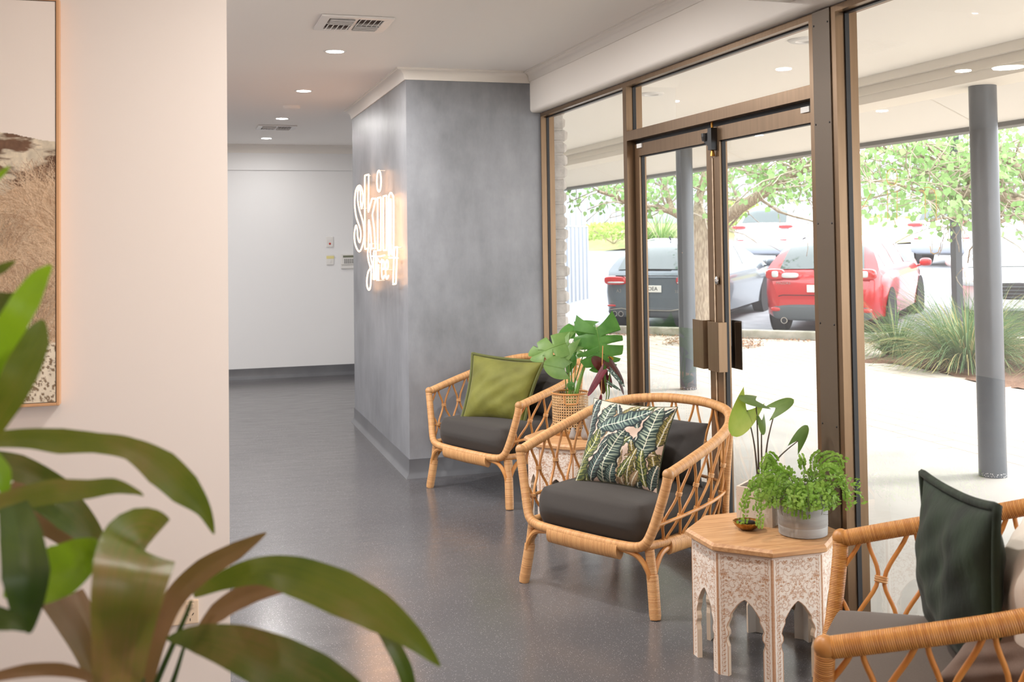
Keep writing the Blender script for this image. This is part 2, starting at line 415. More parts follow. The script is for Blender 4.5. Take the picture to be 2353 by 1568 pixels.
# broad riveted cover post
post = thing('trim_8', 'broad bronze riveted post between the doors and the right window', 'post', kind=ST)
B(X0, 3.409, 0, X1, 3.58, ZT).build('post_core', m_bronze, post, smooth=0)
B(2.281, 3.435, 0, X0, 3.549, ZT).build('cover_strip', m_cover, post, smooth=0, bevel=.0015)
rv = MB()
for i in range(7):
    for y in (3.447, 3.537): rv.ell((2.2805, y, .06 + i * .372), .002, .004, .004, 8, 4)
rv.build('rivet', m_black, post)
lt = B(2.338, 3.58, 2.002, 2.352, 5.35, 2.026); struct('trim_9', lt, m_rubber, smooth=0)
DX0, DX1 = 2.326, 2.366
def door(name, lab, y0, y1, kl, krr):
    d = thing(name, lab, 'door', kind=ST)
    gframe(d, y0, y1, .012, 2.006, kl, krr, .065, .12, DX0, DX1)
    return d
d1 = door('door_1', 'left leaf of the bronze framed glass double doors', 4.452, 5.335, .055, .062)
d2 = door('door_2', 'right leaf of the bronze framed glass double doors', 3.590, 4.449, .062, .032)
sl_ = MB(); sl_.tube([(DX0 - .003, 4.449, .02 + i * .0246) for i in range(76)], [.0026 + .0009 * (i % 2) for i in range(76)], 6); sl_.build('brush_seal', m_cream_plastic, d1, label='thin pale brush seal down the meeting edge')
# pull handles: bent plates
hz0, hz1 = .90, 1.122
h = MB(); h.box(2.283, 4.50, hz0, 2.287, 4.602, hz1); h.box(2.283, 4.497, hz0, DX0, 4.503, hz1); h.build('pull_handle', m_bronze, d1, smooth=0, bevel=.001)
h = MB(); h.box(2.283, 4.352, hz0, 2.287, 4.452, hz1); h.box(2.283, 4.349, hz0, DX0, 4.355, hz1); h.build('pull_handle', m_bronze, d2, smooth=0, bevel=.001)
h = MB(); h.box(2.42, 4.39, hz0, 2.424, 4.50, hz1); h.box(DX1, 4.495, hz0, 2.424, 4.50, hz1); h.build('pull_handle', m_black, d2, smooth=0, bevel=.001, label='dark outer handle seen through the glass')
lk = MB(); lk.box(2.296, 4.405, 1.90, DX0, 4.440, 2.00); lk.lathe([(.0, 0), (.016, 0), (.019, .02), (.019, .035), (0, .035)], 12, (2.303, 4.475, 1.945))
lk.prism([(4.44, 1.985), (4.44, 1.915), (4.485, 1.94), (4.485, 1.975)], 0, 1); n0_ = len(lk.v) - 8
for i in range(8):
    y, z, k = lk.v[n0_ + i]; lk.v[n0_ + i] = (2.30 if k == 0 else DX0, y, z)
lko = lk.build('bolt_lock', m_black, d2, smooth=0, label='black surface bolt lock at the top of the meeting stile')
MB().tube([(2.312, 4.425, 1.872), (2.312, 4.425, 1.90)], [.012, .006], 10).tube([(2.312, 4.425, 2.0), (2.312, 4.425, 2.026)], .006, 8).build('bolt', m_brass, lko)
MB().ell((2.318, 4.418, 1.307), .01, .013, .022, 10, 8).build('cylinder_lock', m_chrome, d2, label='small steel key cylinder')
for y0_, nm in ((3.64, d2), (5.235, d1)):
    B(DX0 - .008, y0_, 1.982, DX0, y0_ + .06, 2.005).build('door_contact', m_plastic, nm, smooth=0, bevel=.001)
# gold line lettering on the right window
lt_ = MB()
def gp(pts, cl=False):
    P = [pX(1960 + x / 5.81, 370 + y / 5.81, 2.3285) for x, y in pts]
    lt_.tube(P, .0011, 5, closed=cl)
gp([(520 + 72 * math.sin(a), 215 - 112 * math.cos(a)) for a in [i * PI / 12 for i in range(24)]], True)
gp([(465, 780), (460, 405), (592, 405), (585, 780)]); gp([(118, 640), (240, 430)]); gp([(118, 600), (195, 605)])
gp([(880, 400), (930, 395), (965, 450), (965, 780)]); gp([(950, 360), (1010, 350), (1080, 390), (1112, 470), (1115, 830)])
gp([(1030, 1140), (1040, 1220), (1080, 1245), (1140, 1220), (1160, 1150)])
lt_.build('window_lettering', mat('gold_line', srgb(236, 190, 96), .4), w3, label='faint gold line lettering on the glass')

# ------------------------------------------------------------ ceiling and wall fittings
m_led = mat('led_diffuser', (1, .98, .95, 1), .5, emit=22)
def lamp_in(o, power, col=(1, .93, .86), size=.09, z=-.02, spread=180):
    l = bpy.data.lights.new('lamp', 'AREA'); l.shape = 'DISK'; l.size = size; l.energy = power; l.color = col; l.spread = math.radians(spread)
    lo = bpy.data.objects.new('lamp', l); COL.objects.link(lo); lo.parent = o; lo.location = (0, 0, z)
def downlight(x, y, lab, power, col=(1, .95, .9), r=.052, m=None, grp='recessed downlights in the ceiling', z=CEI):
    t = thing('downlight', lab, 'ceiling light', (x, y, z), group=grp)
    MB().lathe([(r, -.003), (r + .012, -.004), (r + .016, -.001), (r + .016, 0), (r, 0)], 32).build('trim_ring', m_white_metal, t)
    MB().lathe([(0, -.0025), (r, -.0025), (r, -.0005), (0, -.0005)], 32).build('diffuser', m or m_led, t, label='glowing white diffuser')
    if power: lamp_in(t, power, col, 1.9 * r, -.008)
    return t
PW = 24
nm = ['nearest', 'second', 'third', 'farthest']
for i, y in enumerate((6.27, 7.95, 9.75, 11.6)):
    downlight(.856, y, ['lit round downlight nearest the big ceiling vent', 'lit round downlight second along the ceiling, in the orange glow of the neon', 'lit round downlight just before the far ceiling vent', 'lit round downlight farthest away, past the far ceiling vent'][i], (20, 4, 14, 7)[i], (1, .97, .94))
for i, (x, y) in enumerate([(-.2, 1.6), (.9, .4), (-1.6, .6), (-.9, -1.3), (1.2, -1.3)]):
    downlight(x, y, 'unseen warm round downlight added behind the viewpoint', 8.0, (1, .76, .62), grp='unseen warm downlights added behind the viewpoint')  # unseen lamps added behind the camera to brighten the room
for i, y in enumerate((4.42, 2.57)):
    downlight(.856, y, 'white round downlight over the armchairs, above the picture edge' if i == 0 else 'unseen white round downlight added over the front of the room', (34, 22)[i])  # the second is unseen, added to brighten the near floor and chairs
for i, (x, y) in enumerate([(-.41, 6.08), (-1.3, 4.6), (-1.3, 8.2), (-1.3, 10.4)]):
    downlight(x, y, 'unseen white round downlight added in the corridor behind the picture wall', 34, (.97, .98, 1), grp='corridor downlights hidden by the picture wall')  # unseen lamps added to brighten the corridor; the first matches a reflection
downlight(-.62, 5.90, 'large round corridor light hidden behind the picture wall', 20, (.97, .98, 1), r=.10, grp='corridor downlights hidden by the picture wall')
def vent(x, y, lab):
    t = thing('ceiling_vent', lab, 'vent', (x, y, CEI), group='square air vents in the ceiling'); hw = .18
    f = MB(); q = .135
    for (a, b, c, d) in ((-hw, -hw, hw, -q), (-hw, q, hw, hw), (-hw, -q, -q, q), (q, -q, hw, q), (-.008, -q, .008, q), (-q, -.006, q, .006)):
        f.box(a, b, -.012, c, d, -.001)
    f.build('frame', m_white_metal, t, smooth=0, bevel=.002)
    B(-q, -q, -.002, q, q, -.001).build('backing', mat('duct_dark', srgb(120, 106, 98), .8), t, smooth=0)
    for qx in (-1, 1):
        for qy in (-1, 1):
            s_ = MB()
            for k in range(5):
                o = .018 + k * .026
                if qx * qy > 0:
                    s_.obox((qx * .07, qy * o, -.012), (1, 0, 0), (0, .7, .7), (0, -.7, .7), .06, .011, .0012)
                else:
                    s_.obox((qx * o, qy * .07, -.012), (.7, 0, .7), (0, 1, 0), (-.7, 0, .7), .011, .06, .0012)
            s_.build('louvre', m_white_metal, t, smooth=0)
vent(.835, 5.43, 'square white four-way air vent nearest the picture top'); vent(.865, 10.47, 'square white air vent at the far end of the ceiling')
tag(MB().lathe([(.07, 0), (.07, -.012), (.062, -.022), (.03, -.028), (0, -.028)][::-1], 28, (.855, 8.85, CEI)).build('smoke_detector', m_ceil), 'flat round white smoke detector on the orange-lit ceiling', 'smoke detector')
# far wall devices
def plate(name, lab, cat, x0, z0, x1, z1, m=m_plastic, d=.012):
    t = thing(name, lab, cat, ((x0 + x1) / 2, YF, (z0 + z1) / 2)); hx, hz = (x1 - x0) / 2, (z1 - z0) / 2
    B(-hx, -d, -hz, hx, 0, hz).build('plate', m, t, smooth=0, bevel=.004); return t, hx, hz
t, hx, hz = plate('call_button', 'white wall plate with a red button, above the light switch', 'switch', 1.573, 1.455, 1.653, 1.575)
MB().ell((0, -.014, -.02), .012, .006, .012, 12, 8).build('button', mat('red_plastic', srgb(205, 60, 50), .4), t, label='round red button')
B(-.026, -.014, .01, .026, -.010, .045).build('upper_panel', m_plastic, t, smooth=0)
t, hx, hz = plate('light_switch', 'white wall switch with a yellow sticker across the top', 'switch', 1.573, 1.253, 1.656, 1.37)
B(-.042, -.0135, .012, .044, -.0115, .044).build('sticker', mat('yellow_sticker', srgb(232, 220, 150), .6), t, smooth=0, label='pale yellow sticker')
B(-.008, -.017, -.028, .008, -.012, -.008).build('rocker', m_white_metal, t, smooth=0)
t, hx, hz = plate('alarm_keypad', 'white alarm keypad with a small screen, half hidden by the grey wall', 'keypad', 1.738, 1.252, 1.92, 1.372, d=.03)
B(-.07, -.032, .022, .075, -.030, .046).build('screen', mat('lcd_green', srgb(120, 124, 104), .3), t, smooth=0, label='grey green screen')
for r in range(4):
    for c in range(5): B(-.056 + c * .022, -.034, -.045 + r * .014, -.043 + c * .022, -.030, -.037 + r * .014).build('key', mat('keypad_key', srgb(110, 110, 108), .5) if (r == 0 and c == 0) else bpy.data.materials['keypad_key'], t, smooth=0)
B(-.09, -.02, -.105, .095, 0, -.062).build('lower_flap', m_plastic, t, smooth=0, bevel=.004)
# power outlet on the picture wall
oc = pY(434, 1406, YL); t = thing('power_outlet', 'double power outlet low on the cream wall behind the plant leaves', 'outlet', (oc.x - .03, YL, oc.z))
B(-.0585, -.009, -.036, .0585, 0, .036).build('plate', m_cream_plastic, t, smooth=0, bevel=.003)
for sx in (-1, 1):
    s_ = MB(); c = sx * .034
    for dx, dz, an in ((-.008, -.006, .5), (.008, -.006, -.5), (0, -.022, 0)):
        s_.obox((c + dx, -.0095, dz), (math.cos(an), 0, math.sin(an)), (0, 1, 0), (-math.sin(an), 0, math.cos(an)), .0009, .0008, .004)
    s_.build('socket', m_black, t, smooth=0)
    B(c - .011, -.012, .012, c + .011, -.008, .026).build('rocker', m_cream_plastic, t, smooth=0, bevel=.001)

# ------------------------------------------------------------ neon sign
def neon():
    t = thing('neon_sign', 'glowing white neon sign reading Skin Street on the grey pillar', 'sign', (XP, 7.9, 1.6))
    me = NT('neon_glow'); me.set(Emission_Strength=6.2, Roughness=.4); me.p.inputs['Emission Color'].default_value = (1, .50, .22, 1); me.p.inputs['Base Color'].default_value = (1, .9, .8, 1)
    def P1(q): return pX(800 + q[0] / 7.838, 380 + q[1] / 7.838, XP - .045)
    def P2(q): return pX(820 + q[0] / 12.06, 550 + q[1] / 12.06, XP - .045)
    o0 = Vector((XP, 7.9, 1.6))
    def stroke(name, pts, f, closed=True, n=5, sharp=False, r=.0055):
        P = [f(p) - o0 for p in pts]
        if not sharp: P = cr(P, n, closed)
        else:
            Q = []
            for i in range(len(P) if closed else len(P) - 1):
                a, b = P[i], P[(i + 1) % len(P)]
                Q += [a.lerp(b, u) for u in (.04, .5, .96)]
            P = Q if closed else Q + [P[-1]]
        mb = MB(); mb.tube(P, r, 6, closed=closed)
        lo_ = mb.build(name, me.m, t); pg = MB()
        pg.tube([P[0] + Vector((r, 0, 0)), Vector((0, P[0].y, P[0].z))], .003, 6)
        pg.build('standoff', m_plastic, lo_)
    stroke('letter', [(240, 780), (268, 620), (250, 440), (200, 362), (138, 460), (118, 680), (140, 900), (185, 1050), (222, 1170), (228, 1300), (205, 1390), (172, 1290), (165, 1160), (140, 1085), (112, 1250), (130, 1430), (200, 1555), (262, 1430), (290, 1230), (265, 1020), (215, 850), (178, 680), (175, 480), (200, 400), (222, 500), (222, 640)], P1)
    mb = [(300, 185), (372, 165), (362, 850), (430, 600), (500, 600), (435, 890), (470, 1150), (490, 1500), (425, 1500), (400, 1150), (372, 980), (365, 1500), (302, 1510)]
    stroke('letter', mb, P1, sharp=True)
    stroke('letter', [(530, 590), (590, 575), (590, 1530), (530, 1530)], P1, sharp=True)
    stroke('letter_dot', [(555 + 38 * math.sin(i * PI / 6), 285 - 190 * math.cos(i * PI / 6)) for i in range(12)], P1)
    stroke('letter', [(632, 560), (690, 545), (690, 1530), (632, 1530)], P1, sharp=True)
    stroke('letter', [(728, 1530), (728, 640), (745, 530), (770, 495), (800, 540), (818, 660), (815, 1530), (772, 1535), (772, 900), (770, 640), (758, 700), (750, 1530)], P1, n=3)
    stroke('letter', [(385, 130), (330, 210), (302, 390), (325, 600), (372, 790), (318, 900), (280, 1100), (285, 1300), (335, 1410), (378, 1300), (392, 1050), (398, 820), (425, 700), (392, 560), (372, 340), (398, 180)], P2)
    stroke('letter', [(465, 330), (530, 330), (505, 1110), (455, 1110)], P2, sharp=True); stroke('letter', [(430, 470), (600, 480), (770, 445)], P2, closed=False)
    stroke('letter', [(560, 1150), (560, 560), (640, 640), (690, 560)], P2, closed=False); stroke('letter', [(600, 1150), (605, 700)], P2, closed=False)
    for x in (690, 800):
        stroke('letter', [(x, 850), (x + 60, 800), (x + 65, 640), (x + 30, 580), (x, 700), (x, 980), (x + 35, 1100), (x + 75, 1010)], P2, closed=False)
    stroke('letter', [(1040, 230), (1120, 215), (1082, 1235), (1000, 1250)], P2, sharp=True); stroke('letter', [(890, 515), (1010, 515), (1135, 520)], P2, closed=False)
neon()

# ------------------------------------------------------------ framed photograph
def fbm(nx, ny, sx, sy, seed, oct=4):
    rs = np.random.RandomState(seed); out = np.zeros((ny, nx)); amp = 1; tot = 0
    for o in range(oct):
        gx, gy = int(sx * 2 ** o) + 2, int(sy * 2 ** o) + 2; g = rs.rand(gy, gx)
        xi = np.linspace(0, gx - 1.001, nx); yi = np.linspace(0, gy - 1.001, ny); x0 = xi.astype(int); y0 = yi.astype(int); fx = xi - x0; fy = (yi - y0)[:, None]
        fx = fx * fx * (3 - 2 * fx); fy = fy * fy * (3 - 2 * fy)
        a = g[y0][:, x0]; b = g[y0][:, x0 + 1]; c = g[y0 + 1][:, x0]; d = g[y0 + 1][:, x0 + 1]
        out += amp * ((a * (1 - fx) + b * fx) * (1 - fy) + (c * (1 - fx) + d * fx) * fy); tot += amp; amp *= .55
    return out / tot
def lin(r, g, b): return np.array(srgb(r, g, b)[:3])
def picture():
    xr = pY(140, 500, YL).x; z1 = pY(137, 3, YL).z; z0 = pY(145, 927, YL).z; wdt = .86; hgt = z1 - z0
    t = thing('framed_picture', 'framed dune grass photograph on the cream wall at left', 'picture', (xr - wdt / 2, YL, z0))
    f = MB(); hw = wdt / 2
    for (a, b, c, d) in ((-hw, 0, -hw + .009, hgt), (hw - .009, 0, hw, hgt), (-hw + .009, 0, hw - .009, .009), (-hw + .009, hgt - .009, hw - .009, hgt)):
        f.box(a, -.045, b, c, 0, d)
    f.build('frame', mat('pine_frame', srgb(218, 168, 124), .5), t, smooth=0, bevel=.0015)
    nx, ny = 420, 560; im = np.zeros((ny, nx, 3)); yy = np.linspace(1, 0, ny)[:, None] * np.ones((1, nx)); xx = np.ones((ny, 1)) * np.linspace(0, 1, nx)[None]   # row 0 = top
    im[:] = lin(252, 240, 230)
    rid = .655 + .02 * np.sin(xx * 9 + 1) + .018 * (fbm(nx, ny, 9, 2, 3) - .5); land = yy < rid
    n1 = fbm(nx, ny, 16, 34, 5, 5); n2 = fbm(nx, ny, 60, 60, 6, 3)
    up = np.clip((fbm(nx, ny, 9, 46, 15, 5) - .44) * 9, 0, 1)[..., None]; dune = lin(118, 88, 68) * (1 - up) + lin(226, 212, 188) * up
    dune = dune * (.7 + .6 * n2[..., None]); im[land] = dune[land]
    e1 = .535 + .10 * (n1 - .5) + .02 * np.sin(xx * 7); mid = (yy < e1); im[mid] = (lin(206, 172, 138) * (.72 + .55 * n2[..., None]))[mid]
    e2 = .20 + .05 * np.sin(xx * 8 + 2) + .16 * (n1 - .5); low = yy < e2
    sp = np.clip((fbm(nx, ny, 120, 150, 8, 3) - .36) * 8, 0, 1)[..., None]; cl = .8 + .35 * fbm(nx, ny, 26, 30, 12, 3)[..., None]
    im[low] = ((lin(140, 116, 90) * (1 - sp) + lin(238, 226, 204) * sp) * cl)[low]
    rs = np.random.RandomState(4)
    for k in range(8200):
        x0 = rs.rand() * 1.05 - .02; y0 = rs.uniform(.14, .56); j0 = int(np.clip(x0, 0, .999) * nx); i0 = int((1 - y0) * (ny - 1))
        if y0 < e2[i0, j0] - .03 or y0 > e1[i0, j0] + .012: continue
        tu = 0.0; a = 2.2 + .5 * math.sin(x0 * 9 + y0 * 14) + rs.normal(0, .45)
        for (tx, ty, sx_, sy_) in ((.80, .40, .10, .05), (.93, .23, .07, .08), (.30, .36, .12, .05), (.55, .25, .10, .06)):
            g_ = math.exp(-((x0 - tx) / sx_) ** 2 - ((y0 - ty) / sy_) ** 2); tu = max(tu, g_)
            if g_ > .25: a = PI / 2 - (x0 - tx) * 7 + rs.normal(0, .25)
        q_ = rs.rand(); c = lin(240, 214, 182) * q_ + lin(162, 124, 94) * (1 - q_); c = c * (1 - .62 * tu * rs.rand() ** .4); L = rs.uniform(.025, .085); cv = rs.normal(0, 7)
        for q in range(26):
            u = q / 26 * L; x = x0 + math.cos(a + cv * u) * u * 1.35; y = y0 + math.sin(a + cv * u) * u; i, j = int((1 - y) * (ny - 1)), int(x * (nx - 1))
            if 0 <= i < ny and 0 <= j < nx: im[i, j] = im[i, j] * .35 + c * .65
    P = [[(-hw + .011 + (wdt - .022) * j / (nx - 1), -.042, .011 + (hgt - .022) * (1 - i / (ny - 1))) for j in range(nx)] for i in range(ny)]
    MB().grid(P).build('canvas', m_print, t, smooth=0, cols=im.reshape(-1, 3), label='canvas print of pale dunes under a white sky')
    B(-hw + .009, -.04, .009, hw - .009, -.002, hgt - .009).build('stretcher', m_rubber, t, smooth=0)
picture()
# ------------------------------------------------------------ rattan chairs
def lerp(a, b, t): return a + (b - a) * t
class Arc:
    def __init__(s, pts):
        s.p = [Vector(p) for p in pts]; s.d = [0]
        for a, b in zip(s.p, s.p[1:]): s.d.append(s.d[-1] + (b - a).length)
        s.L = s.d[-1]
    def at(s, u):
        x = max(0, min(1, u)) * s.L; i = 0
        while i < len(s.p) - 2 and s.d[i + 1] < x: i += 1
        q = (x - s.d[i]) / max(1e-9, s.d[i + 1] - s.d[i]); return s.p[i].lerp(s.p[i + 1], q)
def mir(pts): return [tuple(p) for p in pts] + [(-p[0], p[1], p[2]) for p in pts[::-1] if abs(p[0]) > 1e-6]
def rbox(w, d, h, c, n=20, pw=.28, crown=.02, m=10):
    mb = MB(); rows = []
    for i in range(m + 1):
        th = PI * i / m; z = -math.cos(th); r = math.sin(th); zz = math.copysign(abs(z) ** .55, z); rr = abs(r) ** .30 if r > 1e-9 else 0
        row = []
        for j in range(n * 4):
            a = 2 * PI * j / (n * 4); cx, cy = math.cos(a), math.sin(a)
            x = math.copysign(abs(cx) ** pw, cx) * rr * w / 2; y = math.copysign(abs(cy) ** pw, cy) * rr * d / 2
            cf = max(0, 1 - (2 * x / w) ** 2) * max(0, 1 - (2 * y / d) ** 2)
            row.append(Vector(c) + Vector((x, y, zz * (h / 2) + (crown * cf if z > 0 else 0))))
        rows.append(row)
    # concentric top for crown
    nu = n * 4
    for end, sgn in ((0, -1), (m, 1)):
        pass
    vs = [p for r_ in rows for p in r_]; fs = [(i * nu + j, i * nu + (j + 1) % nu, (i + 1) * nu + (j + 1) % nu, (i + 1) * nu + j) for i in range(m) for j in range(nu)]
    mb.add(vs, fs); return mb
def cushion_mb(w, d, h, c, crown=.02, n=22):
    """soft box: a subdivided cube pushed to a super-ellipsoid"""
    mb = MB(); c = Vector(c)
    def f(p):
        x, y, z = p
        e = 7; k = (abs(x) ** e + abs(y) ** e + abs(z) ** 3.2) ** (1 / e) if (abs(x) + abs(y) + abs(z)) else 1
        m_ = max(abs(x), abs(y), abs(z)); s = m_ / max(k, 1e-6)
        s = min(1, s); x, y = x * s, y * s
        edge = max(abs(x), abs(y)); zz = z * (1 - max(0, (edge - .80) / .20) ** 2.2 * .55)
        return c + Vector((x * w / 2, y * d / 2, zz * h / 2 + (crown * (1 - x * x) * (1 - y * y) if z > 0 else 0) * abs(z)))
    for ax in range(3):
        for sg in (-1, 1):
            P = []
            for i in range(n + 1):
                row = []
                for j in range(n + 1):
                    a, b = 2 * i / n - 1, 2 * j / n - 1; v = [0, 0, 0]; v[ax] = sg; v[(ax + 1) % 3] = a * sg; v[(ax + 2) % 3] = b
                    row.append(f(v))
                P.append(row)
            mb.grid(P)
    return mb
def weld(o, d=.0005):
    bm = bmesh.new(); bm.from_mesh(o.data); bmesh.ops.remove_doubles(bm, verts=bm.verts, dist=d); bm.to_mesh(o.data); bm.free(); return o
def make_chair(label, wrap, rod, pad):
    t = thing('rattan_armchair', label, 'chair', group='rattan armchairs by the shopfront')
    hoop = cr(mir([(-.40, .04, .565), (-.405, .2, .605), (-.40, .38, .65), (-.37, .53, .695), (-.28, .655, .73), (-.14, .72, .745), (0, .735, .748)]), 6)
    MB().tube(hoop, .0215, 14).build('arm_rail', wrap, t, smooth=180)
    fr = cr([(-.402, .036, .567), (-.394, .034, .52), (-.36, .02, .40), (-.333, .006, .32), (-.31, -.002, .285), (-.27, -.006, .268), (-.18, -.008, .262), (0, -.008, .260)] + [(.18, -.008, .262), (.27, -.006, .268), (.31, -.002, .285), (.333, .006, .32), (.36, .02, .40), (.394, .034, .52), (.402, .036, .567)], 5)
    f = MB(); f.tube(fr, .020, 14); f.ell((-.402, .038, .567), .0235, .0235, .0235, 14, 10); f.ell((.402, .038, .567), .0235, .0235, .0235, 14, 10)
    f.build('front_frame', wrap, t, smooth=180)
    sr = cr(mir([(-.312, .0, .275), (-.322, .15, .272), (-.322, .38, .272), (-.29, .54, .272), (-.19, .635, .272), (0, .66, .272)]), 6)
    MB().tube(sr, .017, 12).build('seat_rail', wrap, t, smooth=180)
    MB().tube([(-.19, -.008, .243), (0, -.008, .240), (.19, -.008, .243)], .0245, 16, k=1.55, up=(0, 0, 1)).build('front_band', wrap, t, smooth=50)
    for sx in (-1, 1):
        MB().tube([(sx * .322, .14, .253), (sx * .324, .3, .252), (sx * .316, .46, .253)], .022, 16, k=1.6, up=(0, 0, 1)).build('side_band', wrap, t, smooth=50)
    slat = MB()
    for k in range(7): slat.tube([(-.30, .07 + k * .08, .262), (.30, .07 + k * .08, .262)], .007, 6)
    slat.build('seat_slats', rod, t)
    for sx in (-1, 1):
        lg = MB(); p0, p1 = Vector((sx * .318, .02, .262)), Vector((sx * .356, .0, .0)); mid = p0.lerp(p1, .45) + Vector((0, .004, 0))
        lg.tube(cr([p0, mid, p1], 6), .0195, 12); pm = cr([p0, mid, p1], 6)
        lg.tube(pm[5:], [.024] * len(pm[5:-1]) + [.0215], 12); lg.lathe([(0, 0), (.012, 0), (.012, .006), (0, .006)], 10, p1)
        lg.build('front_leg', wrap, t, smooth=60)
        MB().tube(cr([(sx * .337, .004, .125), (sx * .322, .0, .185), (sx * .275, -.004, .235), (sx * .19, -.006, .25)], 6), .0115, 8).build('brace', rod, t)
        MB().tube(cr([(sx * .337, .012, .125), (sx * .335, .035, .185), (sx * .328, .085, .235), (sx * .322, .15, .25)], 6), .0115, 8).build('brace', rod, t)
        rl = MB(); rl.tube(cr([(sx * .335, .625, 0), (sx * .318, .595, .14), (sx * .315, .575, .272), (sx * .335, .56, .45), (sx * .352, .572, .70)], 6), .0145, 10)
        rl.tube([(sx * .335, .625, 0), (sx * .318, .595, .14)], .0205, 10); rl.tube([(sx * .318, .565, .385), (sx * .322, .563, .40)], .0175, 10)
        rl.build('rear_leg', wrap, t, smooth=60)
        MB().tube(cr([(sx * .325, .61, .09), (sx * .322, .54, .19), (sx * .322, .44, .245)], 6), .0115, 8).build('brace', rod, t)
    T = Arc(hoop); Bo = Arc(sr); n = 16; p = 1 / n
    rows = [1.0, .62, .30, 0.0]
    def LP(u, q):
        i = min(2, int(q)); fr_ = q - i; tt = lerp(rows[i], rows[i + 1], fr_)
        a, b = Bo.at(u), T.at(u); out = Vector((a.x + b.x, (a.y + b.y) - .5, 0)); out = out.normalized() * (.012 * math.sin(PI * tt)) if out.length > 0 else out
        return a.lerp(b, tt) + out
    g = .0042
    lat = MB()
    for k in range(n):
        uc = (k + .5) * p
        for sg in (-1, 1):
            P = []
            for s_ in range(22):
                q = 3 * s_ / 21; e = (1 - math.cos(PI * q)) / 2; e = e ** 1.0
                off = g + (p / 2 - 2 * g) * e
                P.append(LP(uc + sg * off, q))
            lat.tube(P, .0062, 6)
    lo = lat.build('lattice', rod, t, smooth=180)
    for k in range(n):
        for q, off in ((2, .5), (1, 0), (.06, .5), (2.96, .5)):
            for uu in ([(k + off) * p] if not (q == 1 and k == 0) else [0.004]):
                c = LP(uu, q); a, b = LP(uu - .004, q), LP(uu + .004, q); tn = (b - a).normalized(); upv = (T.at(uu) - Bo.at(uu)).normalized(); nn = tn.cross(upv).normalized()
                bi = MB(); bi.tube([c + upv * z for z in (-.0085, -.0075, -.0045, -.003, -.0015, .0015, .003, .0045, .0075, .0085)], [.009, .0115, .0118, .0098, .0118, .0118, .0098, .0118, .0115, .009], 10, k=1.45, up=tn)
                bi.build('binding', m_bind, lo, smooth=180)
    st = [LP(i / 60, 2) + (LP(i / 60, 2) - Vector((0, .3, LP(i / 60, 2).z))).normalized() * .011 for i in range(61)]
    MB().tube(st, .0075, 8).build('stretcher', rod, t, smooth=180)
    sc = weld(cushion_mb(.615, .615, .160, (0, .300, .343), .028).build('seat_cushion', pad, t, smooth=180)); 
    pipe = []
    return t
def place(ch, origin, yaw, sc=1, label=None):
    ch.location = (origin[0], origin[1], 0); ch.rotation_euler = (0, 0, math.radians(yaw)); ch.scale = sc if isinstance(sc, tuple) else (sc,) * 3
    if label: ch['label'] = label
chB = make_chair('rattan armchair in the middle of the row, its seat under the palm leaf cushion', m_rattan, m_rod, m_char)
chA = copy_tree(chB)
place(chB, (1.603, 4.264), -61)
place(chA, (1.592, 6.165), -66.6, (1.06, 1.0, 1.02), 'rattan armchair farthest away, against the grey plaster wall, with the olive cushion')
chC = make_chair('orange fine-wrapped rattan armchair cut off by the right edge, with the dark green cushion', m_rattan2, m_rod2, m_seat2)
place(chC, (1.535, 2.42), -126, 1.1)

